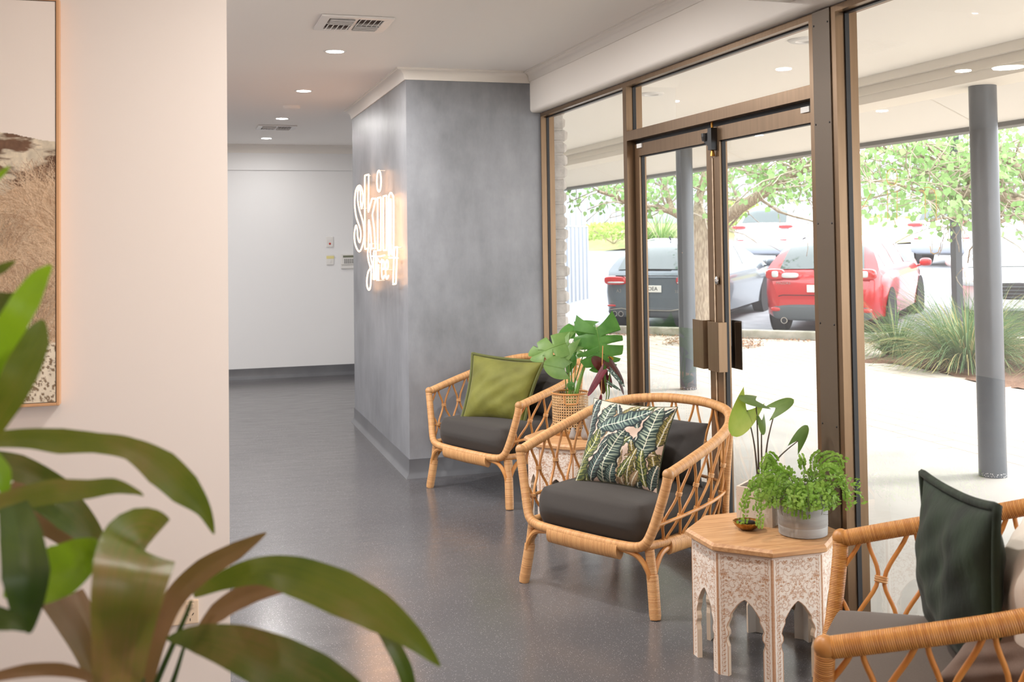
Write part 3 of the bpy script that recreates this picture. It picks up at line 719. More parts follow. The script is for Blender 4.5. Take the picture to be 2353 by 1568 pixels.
# ------------------------------------------------------------ cushions from four corner points
def pillow(name, label, tl, tr, bl, br, thick, m, n=34, colfn=None, flange=.012, sag=.03, seed=1, group='loose cushions on the armchairs', piping=None, pm=None):
    tl, tr, bl, br = map(Vector, (tl, tr, bl, br)); base = (bl + br) / 2
    t = thing(name, label, 'cushion', base, group=group)
    N = ((br - bl).cross(tl - bl)).normalized(); rs = np.random.RandomState(seed); ph = rs.rand(8) * 6
    def pt(u, v, side):
        # pinch the edges inward between the corners
        uu = u + (u - .5) * -.09 * (1 - (2 * v - 1) ** 2); vv = v + (v - .5) * -.08 * (1 - (2 * u - 1) ** 2)
        P = (bl.lerp(br, uu)).lerp(tl.lerp(tr, uu), vv)
        a, b = abs(2 * u - 1), abs(2 * v - 1)
        h = (max(0, 1 - a ** 2.6) * max(0, 1 - b ** 2.6)) ** .62
        low = 1 + .25 * (1 - v) * (1 - abs(2 * u - 1))
        w = .010 * math.sin(9 * u + 4 * v + ph[0]) * math.sin(7 * v - 3 * u + ph[1]) + .006 * math.sin(21 * u - 9 * v + ph[2]) * math.sin(13 * v + ph[3])
        return P + N * (side * (thick / 2 * h * low + w * h + .002)) - Vector((0, 0, sag * h * (v - .2) * .4)) - base
    mb = MB(); F = [[pt(j / n, i / n, 1) for j in range(n + 1)] for i in range(n + 1)]; K = [[pt(j / n, i / n, -1) for j in range(n + 1)][::-1] for i in range(n + 1)]
    mb.grid(F); mb.grid(K)
    rim = []
    idx = [(0, j) for j in range(n)] + [(i, n) for i in range(n)] + [(n, n - j) for j in range(n)] + [(n - i, 0) for i in range(n)]
    L = len(idx); b0 = len(mb.v)
    mb.add([F[i][j] for i, j in idx] + [K[i][n - j] for i, j in idx], [(k, (k + 1) % L, L + (k + 1) % L, L + k)[::-1] for k in range(L)])
    cols = None
    if colfn is not None:
        im = colfn; hy, wx = im.shape[:2]; cs = []
        for side in range(2):
            for i in range(n + 1):
                for j in range(n + 1): cs.append(im[min(hy - 1, int((1 - i / n) * (hy - 1))), min(wx - 1, int((j / n) * (wx - 1)))])
        cs += [im[0, 0]] * (2 * L); cols = np.array(cs)
    weld(mb.build('cover', m, t, smooth=180, cols=cols))
    path = [(F[i][j] + K[i][n - j]) / 2 + ((F[i][j] + K[i][n - j]) / 2 - (F[n // 2][n // 2] + K[n // 2][n // 2]) / 2).normalized() * flange * .4 for i, j in idx]
    if flange > 0: MB().tube(path, flange * .45, 6, closed=True, k=1).build('piping' if flange < .02 else 'flange', pm or m, t, smooth=180)
    return t
def leafprint(n=360):
    im = np.zeros((n, n, 3)); im[:] = lin(214, 190, 174); Y, X = np.mgrid[0:n, 0:n] / (n - 1.0); Y = 1 - Y; rs = np.random.RandomState(11)
    pal = {'teal': (lin(20, 52, 58), lin(160, 184, 166)), 'dark': (lin(22, 34, 38), lin(112, 140, 130)), 'green': (lin(58, 74, 34), lin(168, 170, 86)), 'olive': (lin(92, 86, 40), lin(184, 168, 92)), 'sand': (lin(150, 122, 84), lin(210, 186, 150)), 'pale': (lin(30, 58, 56), lin(186, 200, 174))}
    def leaf(x0, y0, x1, y1, w, kind, bend=0, fr=16):
        w *= 1.12
        d, l = pal[kind]; d = d * .8; l = l * .9; dx, dy = x1 - x0, y1 - y0; L = math.hypot(dx, dy); ux, uy = dx / L, dy / L
        s = ((X - x0) * ux + (Y - y0) * uy) / L; o = -(X - x0) * uy + (Y - y0) * ux; o = o - bend * np.sin(PI * np.clip(s, 0, 1))
        hw = w * np.sin(PI * np.clip(s, 0, 1)) ** .55 * (1.05 - .35 * s) * (1 + .10 * np.sin(s * 31 + w * 90))
        m = (np.abs(o) < hw) & (s > 0) & (s < 1); r = np.abs(o) / np.maximum(hw, 1e-6)
        vein = .5 + .5 * np.sin((s * fr - np.abs(o) / w * 1.3) * 2 * PI + 1.5 * np.sin(s * 40)); vein = np.clip(vein * 1.7 - .55, 0, 1)
        a = (vein * np.clip(1.15 - r, 0, 1) * np.where(o > 0, 1, .75))[..., None]
        c = d * (1 - a) + l * a; c = np.where((r > .84)[..., None], d * .35, c); c = np.where((np.abs(o) < .0045)[..., None], lin(226, 222, 204), c)
        im[m] = c[m]
    for i in range(26):
        x, y, a = rs.rand(), rs.rand(), rs.uniform(.6, 2.6); leaf(x - .14 * math.cos(a), y - .14 * math.sin(a), x + .16 * math.cos(a), y + .16 * math.sin(a), .055, ['olive', 'dark', 'green', 'sand', 'dark', 'teal'][i % 6], 0, 6)
    leaf(.30, .02, .44, .55, .05, 'sand'); leaf(.52, .0, .60, .40, .05, 'sand', .02); leaf(.80, .1, .68, .52, .06, 'olive')
    leaf(.42, .28, .66, .56, .055, 'green'); leaf(.22, .45, .40, .72, .05, 'sand'); leaf(.62, .30, .96, .40, .05, 'sand')
    leaf(.02, .42, .09, 1.02, .10, 'dark', .01); leaf(.25, .50, .30, 1.0, .11, 'pale', .01, 14); leaf(.42, .74, .62, 1.02, .06, 'olive'); leaf(.55, .70, .70, .98, .05, 'olive')
    leaf(.0, -.05, .10, .36, .13, 'green', .01, 9); leaf(.03, .20, .22, .62, .11, 'green', -.02, 9); leaf(.36, -.05, .58, .62, .145, 'pale', .05, 18); leaf(.20, .0, .40, .42, .09, 'dark', .02)
    leaf(.22, .62, .78, .93, .125, 'teal', -.03, 16); leaf(.82, .30, .86, 1.0, .125, 'pale', -.01, 17); leaf(.66, .02, .76, .44, .055, 'olive', .01, 4); leaf(.56, .06, .70, .32, .05, 'green', 0, 4)
    leaf(.88, .02, .82, .44, .065, 'green', .01, 5); leaf(.93, .0, .99, .30, .06, 'dark'); leaf(.70, .0, .80, .18, .045, 'sand'); leaf(.44, -.03, .50, .20, .07, 'teal')
    leaf(.96, .5, 1.0, .95, .05, 'olive')
    return im
V = Vector
def on(ch, x, y, z):      # a point given in a chair's own frame (origin at the front middle)
    k = ch.scale; x, y, z = x * k[0], y * k[1], z * k[2]; a = ch.rotation_euler.z; c, n = math.cos(a), math.sin(a)
    return V((ch.location.x + x * c - y * n, ch.location.y + x * n + y * c, z))
SZ = .435
P = lambda ch, pts: [on(ch, *q) for q in pts]
pillow('back_cushion', 'charcoal back cushion slumped behind the palm leaf cushion', *P(chB, [(-.22, .60, .70), (.25, .55, .685), (-.25, .42, .43), (.29, .44, .43)]), .17, m_char2, seed=3, flange=0)
pillow('scatter_cushion', 'palm leaf print cushion leaning in the middle armchair', *P(chB, [(-.225, .345, .775), (.255, .315, .785), (-.195, .17, .435), (.215, .215, .435)]), .13, m_palm, n=240, flange=.005, colfn=leafprint(), seed=5, pm=mat('dark_piping', srgb(58, 70, 46), .8), sag=.01)
pillow('back_cushion', 'charcoal back cushion behind the olive velvet cushion', *P(chA, [(-.10, .56, .74), (.30, .52, .70), (-.16, .44, .43), (.33, .42, .43)]), .16, m_char2, seed=9, flange=0)
pillow('scatter_cushion', 'olive green velvet cushion in the armchair by the grey wall', *P(chA, [(-.23, .245, .785), (.245, .375, .765), (-.165, .10, .415), (.20, .25, .415)]), .15, m_olive, seed=12, flange=.024, pm=mat('olive_flange', srgb(84, 88, 34), .7, sheen=.4))
pillow('scatter_cushion', 'dark forest green velvet cushion standing in the orange rattan armchair', *P(chC, [(-.115, .238, .80), (.30, .357, .83), (-.235, .245, .43), (.26, .36, .44)]), .12, m_forest, seed=21, flange=.024)
pillow('back_cushion', 'ivory back cushion behind the dark green cushion', *P(chC, [(-.02, .45, .76), (.36, .44, .80), (-.10, .42, .43), (.34, .44, .43)]), .15, m_ivory, seed=23, flange=0)
pillow('back_cushion', 'taupe cushion against the near arm of the orange armchair', *P(chC, [(.20, .34, .63), (.36, .62, .62), (.17, .24, .44), (.345, .56, .44)]), .12, m_taupe, seed=25, flange=0)
# ------------------------------------------------------------ carved octagonal tables
def panel_data():
    hw, Ht = .0962, .420; nz, nx = 240, 44
    kz = [0, .10, .118, .128, .140, .152, .165, .178, .198, .210, .225, .245, .258, .266]; kx = [.060, .060, .066, .066, .058, .058, .064, .060, .050, .050, .040, .026, .012, 0]
    zs = np.linspace(0, Ht, nz); xi = np.interp(zs, kz, kx, right=0)
    X = np.zeros((nz, nx)); 
    for i in range(nz): X[i] = np.linspace(xi[i], hw, nx)
    Z = np.repeat(zs[:, None], nx, 1)
    pts = []
    def line(f, n): pts.extend(f(i / (n - 1)) for i in range(n))
    for xb in (.0815,): 
        line(lambda t: (xb + .0012 * math.sin(t * 90), .005 + t * .41), 200)
        for k in range(30):
            z = .012 + k * .0137; s = 1 if k % 2 else -1
            line(lambda t: (xb - .010 * math.sin(t * PI * .9) - .001, z + .010 * t + (.003 * math.sin(t * 3))), 10)
            line(lambda t: (xb - .0075 + .0022 * math.cos(t * 6.3), z + .0035 + .0022 * math.sin(t * 6.3)), 9)
    def spiral(cx, cz, r0, a0, turns, sg=1):
        line(lambda t: (cx + r0 * (1 - .82 * t) * math.cos(a0 + sg * t * turns * 2 * PI), cz + r0 * (1 - .82 * t) * math.sin(a0 + sg * t * turns * 2 * PI)), 70)
        for k in range(0):
            a = k * 1.256; line(lambda t: (cx + .0045 * math.cos(a) + .0026 * math.cos(t * 6.3), cz + .0045 * math.sin(a) + .0026 * math.sin(t * 6.3)), 8)
        for k in range(8):
            a = a0 + sg * k * .85; r = r0 * (1 - .82 * k / 8 / turns * .9) + .005
            line(lambda t: (cx + r * math.cos(a) + .0026 * math.cos(t * 6.3), cz + r * math.sin(a) + .0026 * math.sin(t * 6.3)), 8)
    spiral(.036, .375, .026, PI, 1.4); spiral(.040, .312, .024, -PI / 2, 1.4, -1); spiral(.052, .258, .017, PI / 2, 1.3); spiral(.012, .342, .011, 0, 1.0); spiral(.012, .298, .012, PI, 1.1, -1); spiral(.068, .345, .010, 0, 1); spiral(.066, .215, .010, PI, 1.1); spiral(.010, .398, .010, 0, 1)
    line(lambda t: (.002 + .03 * t, .272 + .03 * math.sin(t * 2.4)), 30); line(lambda t: (.07 - .03 * t, .40 + .006 * math.sin(t * 8)), 30); line(lambda t: (.074 - .006 * math.sin(t * 5), .10 + .10 * t), 50)
    rr_ = random.Random(9)
    for k in range(60):
        cx, cz = rr_.uniform(.004, .074), rr_.uniform(.275, .408); a0 = rr_.uniform(0, 6.3); r0 = rr_.uniform(.003, .006)
        if min((cx - a) ** 2 + (cz - b) ** 2 for a, b in pts) < .0035 ** 2: continue
        line(lambda t: (cx + r0 * (1 - .6 * t) * math.cos(a0 + 8 * t), cz + r0 * (1 - .6 * t) * math.sin(a0 + 8 * t)), 22)
    A = np.array(pts); q = np.stack([X.ravel(), Z.ravel()], 1); d = np.full(len(q), 9.0)
    for i in range(0, len(q), 2000): d[i:i + 2000] = np.sqrt(((q[i:i + 2000, None] - A[None]) ** 2).sum(-1).min(1))
    d = d.reshape(nz, nx); wood_ = lin(182, 126, 78); white = lin(236, 224, 212)
    m = np.clip((.00145 - d) / .0009, 0, 1)
    edge = (X > hw - .006) | ((X - xi[:, None] < .0028) & (xi[:, None] > 0)) | ((np.abs(Z - .268 - X * .0) < .0) )
    m = np.where(edge, .85, m); m = np.where(Z > Ht - .008, .35, m)
    rs = np.random.RandomState(2); m = np.clip(m + rs.normal(0, .05, m.shape), 0, 1)[..., None]
    return X, Z, white * (1 - m) + wood_ * m, hw, Ht, xi, zs
PD = panel_data()
def panel_mesh(t, rad_ap, ang, src=None):
    X, Z, Cc, hw, Ht, xi, zs = PD
    if src:
        o = src.copy(); COL.objects.link(o); o.parent = t; o.rotation_euler = (0, 0, ang); return o
    nz, nx = X.shape; mb = MB(); cols = []; th = .016
    for sg in (1, -1):
        front = [[V((rad_ap, sg * X[i, j], Z[i, j])) for j in range(nx)] for i in range(nz)]
        back = [[V((rad_ap - th, sg * X[i, j] * .94, Z[i, j])) for j in (0, nx - 1)] for i in range(nz)]
        mb.grid(front if sg > 0 else [r[::-1] for r in front]); cols.append((Cc if sg > 0 else Cc[:, ::-1]).reshape(-1, 3))
        mb.grid(back if sg < 0 else [r[::-1] for r in back]); cols.append(np.tile(lin(214, 206, 196), (nz * 2, 1)))
        ed = [[front[i][0], V((rad_ap - th, front[i][0].y * .94, front[i][0].z))] for i in range(nz)]
        mb.grid(ed if sg < 0 else [r[::-1] for r in ed]); cols.append(np.tile(lin(226, 204, 180), (nz * 2, 1)))
        bt = [[front[0][0], front[0][-1]], [back[0][0], back[0][1]]]
        mb.grid(bt); cols.append(np.tile(lin(190, 150, 110), (4, 1)))
    o = mb.build('carved_panel', m_carve, t, smooth=0, cols=np.concatenate(cols)); o.rotation_euler = (0, 0, ang); return o
def make_table(label, x, y, rot):
    t = thing('octagonal_table', label, 'side table', (x, y, 0), math.radians(rot), group='carved octagonal side tables')
    R = .272; oc = lambda r, z: [V((r * math.cos(PI / 8 + k * PI / 4), r * math.sin(PI / 8 + k * PI / 4), z)) for k in range(8)]
    mb = MB(); lv = [oc(R - .012, .421), oc(R, .427), oc(R, .440), oc(R - .009, .450)]
    mb.add([p for l in lv for p in l], [tuple(range(8))[::-1], tuple(range(24, 32))] + [(i * 8 + k, i * 8 + (k + 1) % 8, (i + 1) * 8 + (k + 1) % 8, (i + 1) * 8 + k) for i in range(3) for k in range(8)])
    mb.build('table_top', m_wood, t, smooth=0)
    ra = .0962 / math.tan(PI / 8); s = None
    for k in range(8):
        o = panel_mesh(t, ra, k * PI / 4, s); s = s or o
    return t
make_table('carved whitewashed octagonal table in front, holding the grey pot and the brass dish', 1.99, 3.49, 0)
make_table('carved octagonal table farther back, holding the cane basket planter', 2.005, 5.47, 0)

# ------------------------------------------------------------ table-top things
def leaf_mat(name, c1, c2, tr=.35, rough=.38, scale=12): return mat(name, srgb(*c1), rough, col2=srgb(*c2), scale=scale, trans=tr, stretch=(1, 1, 1))
m_mon = leaf_mat('monstera_leaf', (74, 128, 52), (98, 152, 70), .3); m_mon2 = leaf_mat('monstera_leaf_pale', (112, 152, 78), (136, 172, 98), .4)
m_stem = mat('green_stem', srgb(108, 146, 62), .45); m_pot = mat('concrete_pot', srgb(166, 164, 162), .6, col2=srgb(146, 144, 142), scale=5, stretch=(1, 1, 8), bump=.1, bscale=30)
m_soil = mat('soil', srgb(62, 50, 42), .95)
# grey concrete pot with maidenhair fern
PC = V((2.098, 3.392, .45))
gp_ = thing('plant_pot', 'round grey concrete pot overflowing with maidenhair fern', 'plant pot', PC)
MB().lathe([(0, 0), (.078, 0), (.084, .003), (.0855, .03), (.0845, .034), (.0862, .036), (.0865, .06), (.088, .155), (.0875, .158), (.080, .158), (.078, .13), (0, .13)], 48).build('pot_body', m_pot, gp_)
MB().lathe([(.0, .131), (.078, .131)], 24).build('soil', m_soil, gp_)
fern = thing('maidenhair_fern', 'bright green maidenhair fern spilling over the grey concrete pot', 'plant', PC + V((0, 0, .131)))
m_fern = leaf_mat('fern_leaflet', (122, 166, 56), (158, 192, 88), .45, .5, 25); m_fst = mat('fern_stem', srgb(84, 84, 44), .5)
rnd = random.Random(5); fl_ = MB(); fs_ = MB()
def fanlet(mb, p, d, n, s):
    d = d.normalized(); sd = d.cross(n).normalized(); pts = [p]
    for a, r in ((-62, .80), (-44, .97), (-30, .90), (-14, 1.04), (2, .93), (18, 1.03), (34, .9), (48, .96), (64, .78)):
        a = math.radians(a); pts.append(p + (d * math.cos(a) + sd * math.sin(a)) * (r * s) + n * (s * .12 * math.cos(a * 3)))
    mb.add(pts, [(0, i, i + 1) for i in range(1, len(pts) - 1)])
view = V((-.5, -.86, 0))
for k in range(50):
    a = rnd.uniform(0, 2 * PI); el = rnd.uniform(.15, 1.3); L = rnd.uniform(.11, .18)
    if k % 3 == 0: a = math.atan2(view.y, view.x) + rnd.uniform(-1.5, 1.5); el = rnd.uniform(.1, .8)
    d = V((math.cos(a), math.sin(a), 0)); p0 = V((rnd.uniform(-.04, .04), rnd.uniform(-.04, .04), 0)); P_ = []
    ang = el; p = p0.copy(); st = L / 12; droop = rnd.uniform(.10, .22)
    if p0.x * d.x + p0.y * d.y < 0: p0 = -p0
    p = p0.copy() + V((0, 0, 0)); ang = max(el, 1.0) + .15
    for i in range(14):
        P_.append(p.copy()); p = p + (d * math.cos(ang) + V((0, 0, 1)) * math.sin(ang)) * st * 1.15; ang -= droop * (1 + i * .035) * (1.35 if el < .8 else .95)
    fs_.tube(P_, .0007, 4)
    for i in range(4, 14):
        tn = (P_[i] - P_[i - 1]).normalized(); sd = tn.cross(V((0, 0, 1))); sd = sd.normalized() if sd.length > .01 else V((1, 0, 0))
        for sg in (-1, 1):
            for rep in range(2):
                q = P_[i] + sd * sg * rnd.uniform(.003, .016) + V((rnd.uniform(-.006, .006), rnd.uniform(-.006, .006), rnd.uniform(-.007, .007)))
                if q.z < -.005 and math.hypot(q.x, q.y) < .096: 
                    h_ = math.hypot(q.x, q.y) or 1; q.x *= .099 / h_; q.y *= .099 / h_
                if q.z < -.015: continue
                nn = V((rnd.gauss(0, .6), rnd.gauss(0, .6), .8)) + view * .9; fanlet(fl_, q, (sd * sg + tn * .4 - V((0, 0, .5))), nn.normalized(), rnd.uniform(.008, .013))
for st_, dy in [([(1805, 1115), (1750, 1108), (1715, 1135), (1704, 1200)], -.05), ([(1800, 1122), (1772, 1122), (1752, 1155), (1745, 1208)], -.07), ([(1808, 1105), (1760, 1090), (1724, 1108), (1710, 1160)], -.04), ([(1815, 1100), (1775, 1085), (1745, 1105), (1732, 1165)], -.06), ([(1840, 1100), (1830, 1128), (1818, 1160), (1812, 1182)], -.10), ([(1850, 1105), (1850, 1140), (1852, 1190)], -.10), ([(1838, 1105), (1834, 1140), (1836, 1172)], -.10), ([(1872, 1090), (1915, 1078), (1940, 1108), (1955, 1165)], -.05), ([(1872, 1092), (1902, 1070), (1932, 1092), (1944, 1140)], -.06), ([(1880, 1100), (1890, 1135), (1892, 1165)], -.09), ([(1870, 1092), (1885, 1060), (1908, 1046), (1948, 1060)], 0), ([(1866, 1092), (1872, 1050), (1890, 1036)], 0), ([(1850, 1095), (1840, 1062), (1832, 1050)], 0), ([(1800, 1100), (1785, 1062), (1768, 1046), (1760, 1080)], -.03), ([(1795, 1100), (1770, 1070), (1755, 1072), (1752, 1095)], -.03), ([(1866, 1095), (1900, 1062), (1925, 1056), (1935, 1080)], -.02), ([(1820, 1100), (1800, 1090), (1780, 1130), (1775, 1165)], -.08)]:
    for rep in range(2):
        jx, jy = rnd.uniform(-9, 9), rnd.uniform(-7, 7); C_ = cr([pY(x + jx * i / 2, y + jy, PC.y + dy + rnd.uniform(-.01, .01)) - (PC + V((0, 0, .131))) for i, (x, y) in enumerate(st_)], 7); fs_.tube(C_, .0005, 4)
        for i in range(3, len(C_), 1):
            if rnd.random() < .22: continue
            tn = (C_[i] - C_[i - 1]).normalized(); sd = tn.cross(view).normalized()
            for sg in (-1, 1):
                nn = (view + V((rnd.gauss(0, .35), rnd.gauss(0, .35), rnd.gauss(.2, .35)))).normalized(); fanlet(fl_, C_[i] + sd * sg * .002, sd * sg + tn * .55, nn, rnd.uniform(.0075, .0125) * (1.15 - .35 * i / len(C_)))
fl_.build('foliage', m_fern, fern, smooth=0); fs_.build('stems', m_fst, fern)
# terrazzo planter with taro
TP = V((2.043, 3.585, .45)); ta = math.atan2(3.47 - 3.577, 2.037 - 1.95)
tp = thing('terrazzo_planter', 'square speckled stone planter behind the brass dish', 'plant pot', TP, ta)
def terrazzo():
    t = NT('terrazzo'); v = t.coord('Object'); vo = t.new('ShaderNodeTexVoronoi'); vo.inputs['Scale'].default_value = 190; t.link(v, vo.inputs[0])
    d = t.math('ADD', vo.outputs['Distance'], t.math('MULTIPLY', t.noise(v, 300, 2), .4)); sp = t.ramp(d, [(.34, (1, 1, 1)), (.40, (0, 0, 0))]); se = t.ramp(vo.outputs['Color'], [(.62, (0, 0, 0)), (.66, (1, 1, 1))])
    c = t.mix(t.math('MULTIPLY', sp, se), srgb(222, 206, 190), srgb(92, 78, 70)); t.link(c, t.p.inputs['Base Color']); t.set(Roughness=.6); return t.m
m_terr = terrazzo(); b_ = MB(); q_ = .068; hh = .135
b_.add([(-q_, -q_, 0), (q_, -q_, 0), (q_, q_, 0), (-q_, q_, 0), (-q_, -q_, hh), (q_, -q_, hh), (q_, q_, hh), (-q_, q_, hh), (-q_ + .009, -q_ + .009, hh), (q_ - .009, -q_ + .009, hh), (q_ - .009, q_ - .009, hh), (-q_ + .009, q_ - .009, hh), (-q_ + .009, -q_ + .009, .105), (q_ - .009, -q_ + .009, .105), (q_ - .009, q_ - .009, .105), (-q_ + .009, q_ - .009, .105)],
       [(3, 2, 1, 0), (0, 1, 5, 4), (1, 2, 6, 5), (2, 3, 7, 6), (3, 0, 4, 7), (4, 5, 9, 8), (5, 6, 10, 9), (6, 7, 11, 10), (7, 4, 8, 11), (8, 9, 13, 12), (9, 10, 14, 13), (10, 11, 15, 14), (11, 8, 12, 15)])
b_.build('planter_body', m_terr, tp, smooth=0); B(-q_ + .009, -q_ + .009, .10, q_ - .009, q_ - .009, .106).build('soil', m_soil, tp, smooth=0)
def heart_leaf(base, tip, nrm, w, fold=.25, curl=.15, lobe=.32, n=14, m=7, notch=None):
    """leaf with its stalk joining at base; back lobes reach behind it"""
    base, tip, nrm = V(base), V(tip), V(nrm).normalized(); ax = tip - base; L = ax.length; ax.normalize(); sd = ax.cross(nrm).normalized(); nn = sd.cross(ax).normalized(); mb = MB()
    for sg in (-1, 1):
        P_ = []
        for i in range(n + 1):
            s = i / n; row = []
            hw = w * (1 - s) ** .62 * (1 + .9 * s) * .74
            if notch: hw *= notch(s, sg)
            for j in range(m + 1):
                v = j / m; sweep = -lobe * (1 - s) ** 1.6 * v ** 1.2 + (.16 * s * (1 - s)) * v
                p = base + ax * (L * (s + sweep)) + sd * (sg * hw * v) + nn * (-fold * hw * v * v * .6 + fold * .35 * hw * v - curl * L * s * s)
                row.append(p)
            P_.append(row)
        mb.grid(P_ if sg > 0 else [r[::-1] for r in P_])
    return mb
taro = thing('taro_plant', 'young taro with heart shaped leaves on tall dark stalks, in the speckled planter', 'plant', TP + V((0, 0, .106)))
m_taro = leaf_mat('taro_leaf', (92, 122, 54), (118, 146, 70), .45, .45, 9); m_taroy = leaf_mat('taro_leaf_yellow', (150, 178, 66), (176, 188, 86), .5, .45, 9); m_tst = mat('taro_stalk', srgb(88, 70, 62), .45, col2=srgb(70, 62, 50), scale=20)
TY = TP.y; tb = TP + V((0, 0, .106))
def tp_(x, y, dy=0): return pY(x, y, TY + dy)
for (at_, tip, nrm, w, mm, off) in [((1716, 943), (1686, 1001), (.15, -.9, .35), .062, m_taroy, (-.008, 0)), ((1737, 921), (1704, 915), (-.2, -.5, .8), .050, m_taro, (.0, .01)), ((1783, 938), (1822, 915), (.1, -.45, .9), .050, m_taro, (.012, 0)), ((1750, 966), (1756, 999), (.35, -.9, .1), .030, m_taro, (.004, -.006)), ((1833, 1014), (1853, 978), (-.75, -.5, .35), .032, m_taro, (.016, -.004))]:
    a = tp_(*at_) ; b = tp_(*tip, -.03); o = a - tb
    lf = heart_leaf(a - tb, b - tb, nrm, w * 1.12, .25, .12, .62).build('leaf', mm, taro, smooth=180)
    base = V((off[0], off[1], 0)); mid = base.lerp(o, .5) + V((0, 0, .02)) - V((o.x, o.y, 0)) * .15
    MB().tube(cr([base, mid, o], 8), [.0042 - .0024 * i / 16 for i in range(17)], 7).build('stalk', m_tst, taro, smooth=180)
# brass dish and stone
DC = V((1.938, 3.502, .45)); ds = MB(); n = 60; rows = []
for r, z in [(0, .0), (.018, .0), (.030, .006), (.042, .018), (.050, .030), (.0485, .031), (.040, .020), (.028, .009), (.016, .004), (0, .004)]:
    rows.append([V((r * (1 + .035 * min(1, r / .03) * math.cos(15 * 2 * PI * j / n)) * math.cos(2 * PI * j / n), r * (1 + .035 * min(1, r / .03) * math.cos(15 * 2 * PI * j / n)) * math.sin(2 * PI * j / n), z)) for j in range(n)])
ds.add([p for r in rows for p in r], [(i * n + j, i * n + (j + 1) % n, (i + 1) * n + (j + 1) % n, (i + 1) * n + j) for i in range(len(rows) - 1) for j in range(n)])
tag(ds.build('fluted_dish', m_brass, None, loc=DC, smooth=180), 'small fluted brass dish on the front table', 'dish')
st_ = MB().ell((0, 0, 0), .034, .016, .0095, 18, 10, .9).build('stone', mat('black_stone', srgb(48, 42, 40), .45, col2=srgb(38, 34, 32), scale=30), None, loc=DC + V((.003, .004, .0255))); st_.rotation_euler = (.0, .08, -.5)
tag(st_, 'smooth black stone lying in the brass dish', 'stone')

# cane basket planter with monstera
BC = V((2.012, 5.550, .45)); BR, BH = .099, .222
bk_ = thing('cane_basket', 'round woven cane basket planter on the far table', 'basket', BC)
def cane():
    t = NT('woven_cane'); uv = t.new('ShaderNodeUVMap'); sx = t.new('ShaderNodeSeparateXYZ'); t.link(uv.outputs[0], sx.inputs[0])
    a = t.math('MULTIPLY', sx.outputs[0], 44); b = t.math('MULTIPLY', sx.outputs[1], 44 / (2 * PI * BR))
    fa = t.math('SUBTRACT', t.math('FRACT', a), .5); fb = t.math('SUBTRACT', t.math('FRACT', b), .5)
    d = t.math('SQRT', t.math('ADD', t.math('MULTIPLY', fa, fa), t.math('MULTIPLY', fb, fb))); hole = t.math('LESS_THAN', d, .29)
    c = t.ramp(t.noise(t.coord('Object'), 60, 3), [(.35, srgb(184, 142, 94)), (.65, srgb(214, 178, 132))]); dg = t.math('ABSOLUTE', t.math('SUBTRACT', t.math('ABSOLUTE', fa), t.math('ABSOLUTE', fb)))
    c = t.mix(t.math('MULTIPLY', t.math('LESS_THAN', dg, .05), .35), c, srgb(140, 100, 62)); t.link(c, t.p.inputs['Base Color']); t.set(Roughness=.5)
    tr = t.new('ShaderNodeBsdfTransparent'); mx = t.new('ShaderNodeMixShader'); t.link(hole, mx.inputs[0]); t.link(t.p.outputs[0], mx.inputs[1]); t.link(tr.outputs[0], mx.inputs[2]); t.link(mx.outputs[0], t.out.inputs[0]); return t.m
MB().lathe([(BR - .002, .02), (BR, BH)], 64).build('basket_wall', cane(), bk_, smooth=180)
MB().lathe([(0, 0), (BR - .002, 0), (BR + .001, .004), (BR + .001, .026), (BR - .003, .028), (BR - .003, .006), (0, .006)], 48).build('base', mat('basket_base', srgb(166, 118, 66), .5), bk_)
MB().tube([(BR * math.cos(a), BR * math.sin(a), BH) for a in [i * PI / 24 for i in range(48)]], .0048, 8, closed=True).build('rim', m_rod, bk_)
hd = []
for i in range(13):
    u = i / 12 * 2 - 1; ang = -1.86 + u * .42; hd.append((1.012 * BR * math.cos(ang), 1.012 * BR * math.sin(ang), BH - .052 * min(1, 1.6 * math.sqrt(max(0, 1 - u * u)))))
MB().tube(hd, .003, 6).build('handle_edge', m_rod, bk_)
MB().lathe([(0, .03), (.062, .03), (.078, .15), (.074, .15), (.0, .135)], 32).build('inner_pot', mat('nursery_pot', srgb(70, 58, 46), .6), bk_)
mo = thing('monstera', 'monstera with split glossy leaves growing from the cane basket', 'plant', BC + V((0, 0, .136)))
mb0 = BC + V((0, 0, .136)); MY = BC.y
def mp(x, y, dy=0): return pY(x, y, MY + dy) - mb0
def notchf(cuts, dep=.55):
    def f(s, sg):
        k = 1.0
        for c, wd in cuts: k *= 1 - dep * math.exp(-((s - c) / wd) ** 2)
        return k
    return f
